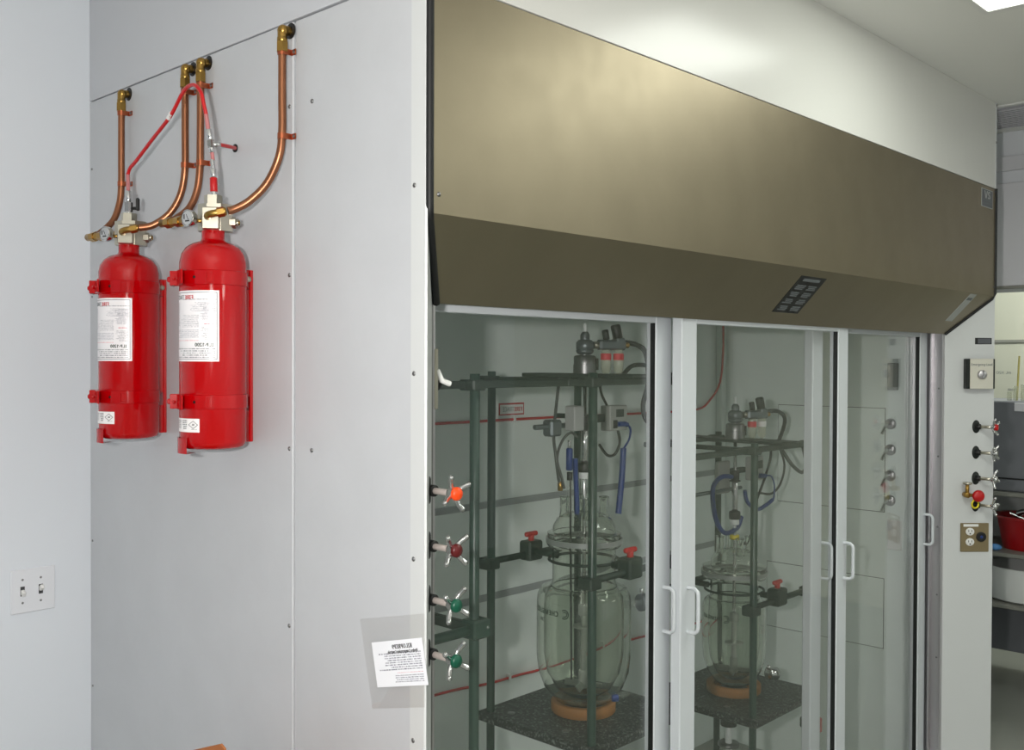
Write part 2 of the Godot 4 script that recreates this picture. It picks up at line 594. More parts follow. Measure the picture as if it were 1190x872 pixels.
func hood():
	var h := thing("fume_hood", "large walk-in fume hood with bronze-tinted steel canopy and sliding glass doors", "fume hood", Vector3(2.685, 0, -2.0))
	# side, seen from the room
	part(h, "side_panel", Shape.new().span(Vector3(XL, 0, ZB), Vector3(XL + 0.02, 2.4465, -1.745), 0.002), M.panel, "rear white side panel carrying the fire cylinders")
	part(h, "side_panel", Shape.new().span(Vector3(XL + 0.004, 0, -1.742), Vector3(XL + 0.02, 2.4465, -1.3765), 0.001), M.panel, "front white side panel with screws")
	part(h, "side_panel", Shape.new().span(Vector3(XL, 2.4495, ZB), Vector3(XL + 0.02, CEIL, ZF - 0.04), 0.001), M.panel_up, "upper white side panel reaching the ceiling")
	part(h, "seam_backing", Shape.new().span(Vector3(XL + 0.012, 0, ZB), Vector3(XL + 0.03, CEIL, ZF - 0.03), 0), M.groove)
	# corner post with the bevelled inner face, left and right
	for side in [0, 1]:
		var mx := func(x: float) -> float: return x if side == 0 else XL + XR - x
		var p := PackedVector2Array()
		for q in [[XL, ZF - 0.041], [XL, ZF - 0.003], [XL + 0.003, ZF], [XL + BEV, ZF - BEV], [XL + BEV, ZF - BEV - 0.012], [XL + 0.02, ZF - 0.041]]:
			p.append(Vector2(mx.call(q[0]), -q[1]))
		var t := Transform3D(Basis(Vector3.RIGHT, -PI / 2), Vector3.ZERO)
		# polygon (x, -z) extruded upwards: local z becomes world y
		t = Transform3D(Basis(Vector3(1, 0, 0), Vector3(0, 0, -1), Vector3(0, 1, 0)), Vector3.ZERO)
		part(h, "front_post", Shape.new().prism(p, 2.436, t), M.post)
	part(h, "side_panel", Shape.new().span(Vector3(XR - 0.02, 0, ZB), Vector3(XR, CEIL, ZF - 0.041), 0.001), M.panel)
	part(h, "fascia_panel", Shape.new().span(Vector3(XL, 2.4385, ZF - 0.02), Vector3(XR, CEIL, ZF - 0.002), 0.001), M.fascia, "white upper fascia between canopy and ceiling")
	part(h, "corner_trim", Shape.new().span(Vector3(XL - 0.0005, 2.4495, ZF - 0.04), Vector3(XL + 0.02, CEIL, ZF - 0.001), 0.002), M.post)
	part(h, "corner_trim", Shape.new().span(Vector3(XR - 0.012, 2.4385, ZF - 0.02), Vector3(XR + 0.0005, CEIL, ZF), 0.001), M.post)
	# canopy: vertical face, sloping lower face, lip; ends cut along the bevels
	var can := Shape.new()
	var xa := XL + 0.012
	var xb := XR - 0.010
	var f := Vector3(0, 0.682, -0.731)
	var lipz := ZF - BEV
	can.quad(Vector3(xa, SLOPE_Y, ZF), Vector3(xb, SLOPE_Y, ZF), Vector3(xb, 2.4345, ZF), Vector3(xa, 2.4345, ZF), Vector3(0, 0, 1))
	can.quad(Vector3(xa, 2.4345, ZF), Vector3(xb, 2.4345, ZF), Vector3(xb, 2.4345, ZF - 0.02), Vector3(xa, 2.4345, ZF - 0.02), Vector3.UP)
	part(h, "canopy_face", can, M.canopy_steel, "upright brushed bronze-tinted steel canopy face")
	var sl := Shape.new()
	sl.quad(Vector3(xa, SLOPE_Y, ZF), Vector3(xb, SLOPE_Y, ZF), Vector3(xb - BEV, CAN_Y, lipz), Vector3(xa + BEV, CAN_Y, lipz), Vector3(0, -0.682, 0.731))
	sl.quad(Vector3(xa + BEV, CAN_Y, lipz), Vector3(xb - BEV, CAN_Y, lipz), Vector3(xb - BEV, CAN_Y, lipz - 0.006), Vector3(xa + BEV, CAN_Y, lipz - 0.006), Vector3.DOWN)
	sl.quad(Vector3(xa + BEV, CAN_Y, lipz - 0.006), Vector3(xb - BEV, CAN_Y, lipz - 0.006), Vector3(xb - BEV, 2.3, lipz - 0.006), Vector3(xa + BEV, 2.3, lipz - 0.006), Vector3(0, 0, -1))
	part(h, "canopy_slope", sl, M.canopy_steel, "sloping lower canopy face")
	# black rubber edging on both ends of the canopy
	part(h, "edge_gasket", Shape.new().tube([Vector3(XL + 0.007, 2.43, ZF + 0.001), Vector3(XL + 0.007, 2.03, ZF + 0.001), Vector3(XL + 0.016, SLOPE_Y - 0.012, ZF - 0.008), Vector3(XL + BEV + 0.008, CAN_Y, lipz + 0.004)], 0.0075, 8), M.gasket)
	part(h, "edge_gasket", Shape.new().span(Vector3(XL + 0.001, 2.43, ZF - 0.004), Vector3(XL + 0.013, CEIL - 0.002, ZF + 0.004), 0.001), M.gasket)
	part(h, "edge_gasket", Shape.new().tube([Vector3(XR - 0.006, 2.437, ZF + 0.001), Vector3(XR - 0.006, SLOPE_Y + 0.01, ZF + 0.001), Vector3(XR - 0.014, SLOPE_Y - 0.01, ZF - 0.007), Vector3(XR - BEV - 0.008, CAN_Y, lipz + 0.003)], 0.006, 8), M.gasket)
	# screws
	for y in [2.066, 1.728, 1.393, 1.064, 0.72]:
		screw(h, Vector3(XL, y, -1.366), Vector3.LEFT)
	for q in [[2.274, -1.757], [1.927, -1.757], [1.568, -1.757], [1.2, -1.757]]:
		screw(h, Vector3(XL, q[0], q[1]), Vector3.LEFT)
	for q in [[2.273, -1.683], [1.569, -1.683]]:
		screw(h, Vector3(XL + 0.003, q[0], q[1]), Vector3.LEFT)
	for y in [2.265, 1.921, 1.666, 1.26, 0.865]:
		screw(h, Vector3(XL, y, -2.686), Vector3.LEFT, 0.0035)
	screw(h, Vector3(XL + 0.03, 2.05, ZF), Vector3.BACK)
	screw(h, Vector3(XR - 0.02, 2.425, ZF), Vector3.BACK)
	screw(h, Vector3(XR - 0.02, 2.05, ZF), Vector3.BACK)
	screw(h, Vector3(XR - 0.006, 2.62, ZF), Vector3.BACK)
	screw(h, Vector3(XR - 0.006, 2.765, ZF), Vector3.BACK)
	# liner
	var xl := XL + BEV + 0.005
	var xr := 4.05
	part(h, "liner_back", Shape.new().span(Vector3(xl, 0, LINER_Z - 0.02), Vector3(xr, 2.25, LINER_Z), 0), M.liner, "pale grey back liner")
	part(h, "liner_side", Shape.new().span(Vector3(xl - 0.02, 0, LINER_Z), Vector3(xl, 2.25, -1.58), 0), M.liner)
	part(h, "liner_side", Shape.new().span(Vector3(xr, 0, LINER_Z), Vector3(xr + 0.02, 2.25, -1.56), 0), M.liner, "pale grey side liner with service outlets")
	part(h, "liner_top", Shape.new().span(Vector3(xl - 0.02, 2.25, LINER_Z - 0.02), Vector3(xr + 0.02, 2.27, lipz - 0.006), 0), M.liner)
	part(h, "corner_strip", Shape.new().span(Vector3(xr - 0.035, 0, LINER_Z), Vector3(xr, 2.25, LINER_Z + 0.035), 0.004), M.liner)
	part(h, "baffle_rail", Shape.new().span(Vector3(xl, 1.230, LINER_Z), Vector3(xr - 0.04, 1.254, LINER_Z + 0.006), 0.001), M.baffle_rail)
	part(h, "baffle_rail", Shape.new().span(Vector3(xl, 0.900, LINER_Z), Vector3(xr - 0.04, 0.925, LINER_Z + 0.006), 0.001), M.baffle_rail)
	part(h, "baffle_rail", Shape.new().span(Vector3(xl, 1.952, LINER_Z), Vector3(xr - 0.04, 1.97, LINER_Z + 0.004), 0.001), M.liner)
	for a in [[1.136, 1.562, -1.716, -2.2], [0.571, 0.858, -1.716, -2.25]]:
		part(h, "access_panel", Shape.new().span(Vector3(xr - 0.0005, a[0] - 0.0025, a[3]), Vector3(xr + 0.001, a[1] + 0.0025, a[2] + 0.0025), 0), M.groove)
		part(h, "access_panel", Shape.new().span(Vector3(xr - 0.003, a[0], a[3] + 0.002), Vector3(xr, a[1], a[2]), 0.001), M.liner)
	# service outlets on the inner side liner
	for y in [1.50, 1.394, 1.288, 1.185]:
		var o := part(h, "service_outlet", Shape.new(Shape.along(Vector3(xr, y, -1.692), Vector3.LEFT)).lathe([Vector2(0, 0.012), Vector2(0.012, 0.012), Vector2(0.019, 0.008), Vector2(0.023, 0.003), Vector2(0.023, 0)], 20), M.steel)
		part(o, "spout", Shape.new().tube([Vector3(xr, y, -1.692), Vector3(xr - 0.035, y, -1.692), Vector3(xr - 0.06, y - 0.012, -1.692), Vector3(xr - 0.085, y - 0.035, -1.692)], 0.006, 8, 3), M.chrome)
	part(h, "liner_switch", Shape.new().span(Vector3(xr - 0.006, 0.985, -1.70), Vector3(xr, 1.106, -1.64), 0.002), M.white_plastic)
	part(h, "liner_lamp_switch", Shape.new().span(Vector3(xr - 0.02, 1.64, -1.70), Vector3(xr, 1.75, -1.66), 0.002), M.grey_box)
	# jambs with two steel channels
	for k in 3:
		var z := [-1.476, -1.520, -1.566][k] as float
		part(h, "track_rail", Shape.new().span(Vector3(4.022 if k < 2 else 4.03, 0, z - 0.006), Vector3(4.05, 2.2, z), 0.001), M.steel)
		part(h, "track_rail", Shape.new().span(Vector3(XL + BEV, 0, z - 0.006), Vector3(XL + BEV + 0.012, 2.2, z), 0.001), M.steel)
	part(h, "track_back", Shape.new().span(Vector3(4.045, 0, -1.572), Vector3(4.055, 2.2, -1.474), 0.001), M.steel, "stainless steel sash channel")
	part(h, "track_back", Shape.new().span(Vector3(XL + BEV - 0.004, 0, -1.58), Vector3(XL + BEV + 0.005, 2.2, -1.474), 0.001), M.dull_steel)
	for y in [1.65, 1.38, 1.10, 0.83, 0.58]:
		screw(h, Vector3(4.045, y, -1.498), Vector3.LEFT, 0.004)
	part(h, "sill", Shape.new().span(Vector3(XL + BEV, 0, -1.60), Vector3(XR - BEV, 0.09, -1.45), 0.006), M.steel)
	# three sliding glass doors
	sash(h, 1.25, 2.245, -1.535, false, [[2.214, 1]], "glass sash slid against the valve post")
	sash(h, 2.219, 3.205, -1.485, true, [[2.253, 1], [3.182, 1]], "middle glass sash in the outer track")
	sash(h, 3.053, 4.022, -1.535, false, [[3.129, 1], [4.005, 1]], "glass sash in the inner track beside the outlet post")
	# latch and guard rail on the valve side
	var la := part(h, "sash_latch", Shape.new(Shape.along(Vector3(1.352, 1.71, -1.50), Vector3(0.7, 0, 0.7))).lathe([Vector2(0.022, 0), Vector2(0.022, 0.008), Vector2(0.014, 0.018), Vector2(0, 0.022)], 16), M.black, "black domed latch with white lever")
	part(la, "lever", Shape.new().tube([Vector3(1.345, 1.732, -1.478), Vector3(1.352, 1.712, -1.472), Vector3(1.372, 1.705, -1.47)], 0.006, 8), M.white_plastic)
	part(h, "guide_strip", Shape.new().span(Vector3(1.336, 1.655, -1.480), Vector3(1.345, 1.775, -1.474), 0.001), M.nickel)

func sash(h: Node3D, x0: float, x1: float, zf: float, front: bool, handles: Array, label: String):
	var d := 0.032
	var w := 0.072
	var y0 := 0.10
	var y1 := 1.90
	var yr := 1.853
	var s := part(h, "sash_door", Shape.new().span(Vector3(x0, y0, zf - d), Vector3(x0 + w, y1, zf), 0.003), M.sash, label)
	part(s, "stile", Shape.new().span(Vector3(x1 - w, y0, zf - d), Vector3(x1, y1, zf), 0.003), M.sash)
	part(s, "rail", Shape.new().span(Vector3(x0 + w, yr, zf - d), Vector3(x1 - w, y1, zf), 0.002), M.sash)
	part(s, "rail", Shape.new().span(Vector3(x0 + w, y0, zf - d), Vector3(x1 - w, y0 + 0.09, zf), 0.002), M.sash)
	part(s, "pane", Shape.new().span(Vector3(x0 + w - 0.004, y0 + 0.085, zf - 0.016), Vector3(x1 - w + 0.004, yr + 0.005, zf - 0.011), 0), M.pane)
	part(s, "glazing_seal", Shape.new().span(Vector3(x1 - w - 0.0015, y0 + 0.09, zf - 0.018), Vector3(x1 - w + 0.001, yr, zf - 0.003), 0.0005), M.seal)
	part(s, "glazing_seal", Shape.new().span(Vector3(x0 + w - 0.001, y0 + 0.09, zf - 0.018), Vector3(x0 + w + 0.0015, yr, zf - 0.003), 0.0005), M.seal)
	for hd in handles:
		var x: float = hd[0]
		part(s, "handle", Shape.new().tube([Vector3(x, 1.150, zf - 0.002), Vector3(x, 1.150, zf + 0.022), Vector3(x, 1.143, zf + 0.031), Vector3(x, 1.135, zf + 0.033), Vector3(x, 1.047, zf + 0.033), Vector3(x, 1.039, zf + 0.031), Vector3(x, 1.032, zf + 0.022), Vector3(x, 1.032, zf - 0.002)], 0.0055, 8), M.sash)

func left_wall_switch():
	var c := Vector3(1.034, 1.15, ZB)
	var t := thing("light_switch", "white two-gang toggle light switch plate on the plain wall", "light switch", c)
	part(t, "plate", Shape.new().box(c + Vector3(0, 0, 0.003), Vector3(0.112, 0.114, 0.006), 0.003), M.switch_plate)
	for k in [-1, 1]:
		var x: float = c.x + 0.023 * k - 0.004
		part(t, "slot", Shape.new().span(Vector3(x - 0.0055, c.y - 0.0125, ZB), Vector3(x + 0.0055, c.y + 0.0125, ZB + 0.0064), 0.0002), M.groove)
		part(t, "toggle", Shape.new().box(Vector3(0, 0, 0.008), Vector3(0.009, 0.012, 0.016), 0.0015, Transform3D(Basis(Vector3.RIGHT, deg_to_rad(30.0 * -k)), Vector3(x, c.y, ZB + 0.004))), M.white_plastic)
		for s in [-1, 1]:
			screw(t, Vector3(x, c.y + 0.03 * s, ZB + 0.006), Vector3.BACK, 0.003)

# ---------------------------------------------------------------- fire suppression
const XA := 1.097
const R_CYL := 0.068
func cyl_frame(za: float) -> Transform3D:
	var a := deg_to_rad(52.0)
	return Transform3D(Basis(Vector3(sin(a), 0, cos(a)), Vector3.UP, Vector3(-cos(a), 0, sin(a))), Vector3(XA, 0, za))

func fire_cylinder(za: float, label: String) -> Node3D:
	var t := thing("fire_cylinder", label, "fire extinguisher", Vector3(XA, 1.56, za), "red suppression cylinders on the hood side")
	var F := cyl_frame(za)
	var R := R_CYL
	part(t, "body", Shape.new(F).lathe([Vector2(0, 1.575), Vector2(R - 0.012, 1.567), Vector2(R - 0.003, 1.572), Vector2(R, 1.582), Vector2(R, 1.955), Vector2(R - 0.004, 1.972), Vector2(R - 0.012, 1.985), Vector2(R - 0.025, 1.994), Vector2(0.026, 1.999), Vector2(0.0235, 2.004), Vector2(0.0235, 2.026), Vector2(0, 2.026)], 64), M.red_paint, "glossy red cylinder")
	# bracket on the wall
	var br := Shape.new()
	var flange := func(y0: float, y1: float):
		var p := PackedVector2Array()
		for q in [[0, y0 + 0.012], [0.004, y0 + 0.004], [0.012, y0], [0.062, y0], [0.062, y1], [0.012, y1], [0.004, y1 - 0.004], [0, y1 - 0.012]]:
			p.append(Vector2(q[0], q[1]))
		for z in [za + 0.004, za - 0.010]:
			br.prism(p, 0.003, Transform3D(Basis(Vector3(1, 0, 0), Vector3(0, 1, 0), Vector3(0, 0, 1)), Vector3(XL - 0.062, 0, z)))
	flange.call(1.905, 1.945)
	flange.call(1.672, 1.903)
	flange.call(1.575, 1.642)
	br.span(Vector3(XL - 0.008, 1.575, za - 0.030), Vector3(XL, 1.945, za + 0.010), 0.001)
	part(t, "bracket", br, M.red_paint, "red steel mounting bracket")
	part(t, "foot_lip", Shape.new(F).lathe([Vector2(R - 0.02, 1.560), Vector2(R + 0.004, 1.558), Vector2(R + 0.004, 1.590), Vector2(R + 0.001, 1.590)], 14, Transform3D.IDENTITY, deg_to_rad(-100), deg_to_rad(-38)), M.red_paint)
	# two band clamps with lug bolts
	for y in [1.905, 1.650]:
		var b := part(t, "band_clamp", Shape.new(F).lathe([Vector2(R, y), Vector2(R + 0.0022, y + 0.001), Vector2(R + 0.0022, y + 0.029), Vector2(R, y + 0.03)], 56), M.red_paint)
		var lug := Shape.new(F * Transform3D(Basis(Vector3.UP, deg_to_rad(-82)), Vector3.ZERO))
		lug.box(Vector3(-0.010, y + 0.015, R + 0.008), Vector3(0.004, 0.03, 0.02), 0.001).box(Vector3(0.012, y + 0.015, R + 0.008), Vector3(0.004, 0.03, 0.02), 0.001)
		lug.box(Vector3(0.035, y + 0.015, R + 0.0005), Vector3(0.045, 0.03, 0.004), 0.001, Transform3D(Basis(Vector3.UP, 0.22), Vector3(0.001, 0, 0.006)))
		lug.cyl(Vector3(-0.022, y + 0.014, R + 0.010), Vector3(0.022, y + 0.014, R + 0.010), 0.004, 10).hexa(Vector3(-0.02, y + 0.014, R + 0.01), Vector3(-0.012, y + 0.014, R + 0.01), 0.009)
		lug.box(Vector3(-0.02, y + 0.014, R + 0.018), Vector3(0.012, 0.012, 0.014), 0.003)
		part(b, "lug", lug, M.red_paint)
		part(b, "bolt_end", Shape.new(F * Transform3D(Basis(Vector3.UP, deg_to_rad(-82)), Vector3.ZERO)).cyl(Vector3(-0.026, y + 0.002, R + 0.012), Vector3(0.012, y + 0.002, R + 0.012), 0.003, 8), M.dull_steel)
		part(b, "hole", Shape.new(F * Transform3D(Basis(Vector3.UP, deg_to_rad(-24)), Vector3.ZERO)).cyl(Vector3(0, y + 0.015, R + 0.0020), Vector3(0, y + 0.015, R + 0.0026), 0.003, 10, 0), M.black)
		var bk := Shape.new(F * Transform3D(Basis(Vector3.UP, deg_to_rad(2)), Vector3.ZERO))
		for q in [[0, 0.004, 0.016, 0.003], [0, 0.026, 0.016, 0.003], [-0.0065, 0.015, 0.003, 0.022], [0.0065, 0.015, 0.003, 0.022]]:
			bk.box(Vector3(q[0], y + q[1], R + 0.003), Vector3(q[2], q[3], 0.002), 0.0005)
		part(b, "buckle", bk, M.red_paint)
	part(t, "bracket_stud", Shape.new().cyl(Vector3(XL - 0.012, 1.925, za + 0.006), Vector3(XL - 0.012, 1.925, za + 0.013), 0.006, 10), M.nickel)
	# labels wrapped round the front of the shell
	var lb := part(t, "instruction_label", Shape.new(F).lathe([Vector2(R + 0.0006, 1.748), Vector2(R + 0.0006, 1.893)], 28, Transform3D.IDENTITY, deg_to_rad(-92), deg_to_rad(18)), M.cyl_label, "white printed instruction label")
	var at := func(deg: float, y: float) -> Transform3D: return F * Transform3D(Basis(Vector3.UP, deg_to_rad(deg)), Vector3.ZERO) * Transform3D(Basis.IDENTITY, Vector3(0, y, R + 0.0008))
	lettering(lb, "title_text", "FIRE", 0.0085, M.ink_red, at.call(-36, 1.8790), R, false, true, true, 1.0)
	lettering(lb, "title_text", "TRACE", 0.0085, M.ink_grey, at.call(-61, 1.8790), R, false, false, true, 1.0)
	lettering(lb, "model_text", "ILP-1200", 0.0075, M.ink_green, at.call(-7.5, 1.7820), R, false, true, true, 0.95)
	var lb2 := part(t, "approval_label", Shape.new(F).lathe([Vector2(R + 0.0006, 1.603), Vector2(R + 0.0006, 1.631)], 20, Transform3D.IDENTITY, deg_to_rad(-84), deg_to_rad(-15)), M.cyl_label2, "small white approval label")
	lettering(lb2, "approval_text", "UL", 0.004, M.ink, at.call(-27, 1.6185), R, false, true, true, 1.0)
	var dm := Shape.new(at.call(-27, 1.6185))
	for q in [[0.0, 0.0075, 0.011, 0.0], [0.011, 0.0, 0.0, -0.0075], [0.0, -0.0075, -0.011, 0.0], [-0.011, 0.0, 0.0, 0.0075]]:
		dm.tube([Vector3(q[0], q[1], 0.0001), Vector3(q[2], q[3], 0.0001)], 0.0005, 5)
	part(lb2, "approval_mark", dm, M.ink)
	# valve head
	var vb := Shape.new(F)
	var hexp := PackedVector2Array()
	for k in 8:
		var a := TAU * (k + 0.5) / 8
		hexp.append(Vector2(cos(a) * 0.0375, sin(a) * 0.030))
	vb.prism(hexp, 0.056, Transform3D(Basis(Vector3(1, 0, 0), Vector3(0, 0, -1), Vector3(0, 1, 0)), Vector3(0.004, 2.021, -0.006)))
	var v := part(t, "valve_head", vb, M.nickel, "nickel valve block with gauge")
	part(v, "outlet_block", Shape.new(F).box(Vector3(0, 2.044, 0.026), Vector3(0.035, 0.046, 0.03), 0.002), M.nickel)
	part(v, "top_nut", Shape.new(F).hexa(Vector3(0, 2.077, 0), Vector3(0, 2.096, 0), 0.0185), M.nickel)
	part(v, "collar", Shape.new(F).cyl(Vector3(0, 2.07, 0), Vector3(0, 2.079, 0), 0.014), M.nickel)
	# gauge on the block
	var gx := Transform3D(Basis(Vector3.UP, deg_to_rad(-38)), Vector3(-0.044, 2.044, 0.026))
	var gt := F * gx * Transform3D(Basis(Vector3.RIGHT, PI / 2), Vector3.ZERO)
	var gg := part(v, "gauge", Shape.new(gt).lathe([Vector2(0, -0.008), Vector2(0.015, -0.008), Vector2(0.0175, -0.004), Vector2(0.0175, 0.006), Vector2(0.0155, 0.0075), Vector2(0.0148, 0.005), Vector2(0, 0.005)], 28), M.chrome, "round chrome pressure gauge")
	part(gg, "dial", Shape.new(gt).lathe([Vector2(0.0146, 0.0052), Vector2(0.0146, 0.0056), Vector2(0, 0.0056)], 24), M.grey_dial)
	var nd := Shape.new(F * gx)
	nd.box(Vector3(0.001, 0.002, 0.0060), Vector3(0.0012, 0.013, 0.0005), 0.0001, Transform3D(Basis(Vector3.BACK, 0.5), Vector3.ZERO))
	nd.box(Vector3(0, -0.006, 0.0059), Vector3(0.012, 0.003, 0.0004), 0.0001).box(Vector3(-0.009, 0.003, 0.0059), Vector3(0.003, 0.010, 0.0004), 0.0001)
	part(gg, "needle", nd, M.ink)
	part(v, "gauge_stem", Shape.new(F).cyl(Vector3(-0.036, 2.040, 0.018), Vector3(-0.016, 2.040, 0.018), 0.004, 10), M.brass)
	# side plug, toward the room
	part(v, "side_plug", Shape.new(F).hexa(Vector3(0.034, 2.040, 0), Vector3(0.046, 2.040, 0), 0.012).cyl(Vector3(0.046, 2.04, 0), Vector3(0.052, 2.04, 0), 0.008, 12), M.nickel)
	part(v, "plug_core", Shape.new(F).cyl(Vector3(0.052, 2.04, 0), Vector3(0.0545, 2.04, 0), 0.0055, 10), M.brass)
	# brass outlet elbow toward the room
	var el := Shape.new(F)
	el.tube([Vector3(-0.006, 2.046, 0.038), Vector3(-0.004, 2.048, 0.050), Vector3(0.004, 2.050, 0.056), Vector3(0.018, 2.053, 0.056)], 0.0075, 10, 2)
	el.hexa(Vector3(0.016, 2.0525, 0.056), Vector3(0.030, 2.0555, 0.056), 0.0105).cyl(Vector3(0.028, 2.055, 0.056), Vector3(0.034, 2.056, 0.056), 0.0085, 12)
	part(v, "outlet_elbow", el, M.brass, "brass outlet elbow")
	# brass branch toward the corner
	var fb := Shape.new()
	var zf := za - 0.17
	fb.tube([Vector3(XA, 2.052, za - 0.02), Vector3(XA + 0.004, 2.056, zf)], 0.0085, 10)
	fb.hexa(Vector3(XA + 0.004, 2.056, zf + 0.03), Vector3(XA + 0.004, 2.057, zf + 0.01), 0.0125).hexa(Vector3(XA + 0.004, 2.058, zf - 0.015), Vector3(XA + 0.004, 2.058, zf - 0.036), 0.0125)
	fb.cyl(Vector3(XA + 0.004, 2.057, zf + 0.02), Vector3(XA + 0.004, 2.059, zf - 0.06), 0.0095, 12)
	part(v, "branch_fitting", fb, M.brass, "brass branch fitting")
	return t

func copper_pipe(pts: Array, ez: float, clips: Array, label: String):
	var t := thing("copper_pipe", label, "pipe", Vector3(1.15, 2.1, ez), "copper discharge pipes on the hood side")
	part(t, "tube", Shape.new().tube(pts, 0.0082, 12, 5), M.copper)
	var z: float = pts[0].z
	var el := Shape.new()
	var ex := 1.169
	el.tube([Vector3(XL - 0.001, 2.428, z), Vector3(1.180, 2.428, z), Vector3(1.172, 2.426, z), Vector3(ex, 2.420, z), Vector3(ex, 2.397, z)], 0.0098, 12)
	el.ball(Vector3(1.171, 2.426, z), 0.0120, 12)
	part(t, "wall_elbow", el, M.brass, "brass elbow into the panel")
	part(t, "nut", Shape.new().hexa(Vector3(ex, 2.382, z), Vector3(ex, 2.402, z), 0.0122).cyl(Vector3(ex, 2.402, z), Vector3(ex, 2.412, z), 0.0105, 12), M.brass)
	part(t, "hole_grommet", Shape.new(Shape.along(Vector3(XL, 2.428, z + 0.004), Vector3.LEFT)).lathe([Vector2(0.0165, 0), Vector2(0.0165, 0.001), Vector2(0.011, 0.002), Vector2(0, 0.002)], 18), M.black)
	for y in clips:
		var k := Shape.new(Transform3D(Basis.IDENTITY, Vector3(ex, y, z)))
		k.lathe([Vector2(0.0082, -0.006), Vector2(0.0098, -0.006), Vector2(0.0098, 0.006), Vector2(0.0082, 0.006)], 16)
		k.span(Vector3(0.0, -0.006, 0.0082), Vector3(0.0175, 0.006, 0.0095), 0.0003)
		k.span(Vector3(0.0162, -0.006, 0.0088), Vector3(0.0178, 0.006, 0.0240), 0.0003)
		var c := part(t, "clip", k, M.copper_clip, "copper pipe clip")
		part(c, "clip_screw", Shape.new(Shape.along(Vector3(XL - 0.002, y, z + 0.0175), Vector3.LEFT)).lathe([Vector2(0.0040, 0), Vector2(0.0036, 0.002), Vector2(0, 0.003)], 10), M.dull_steel)

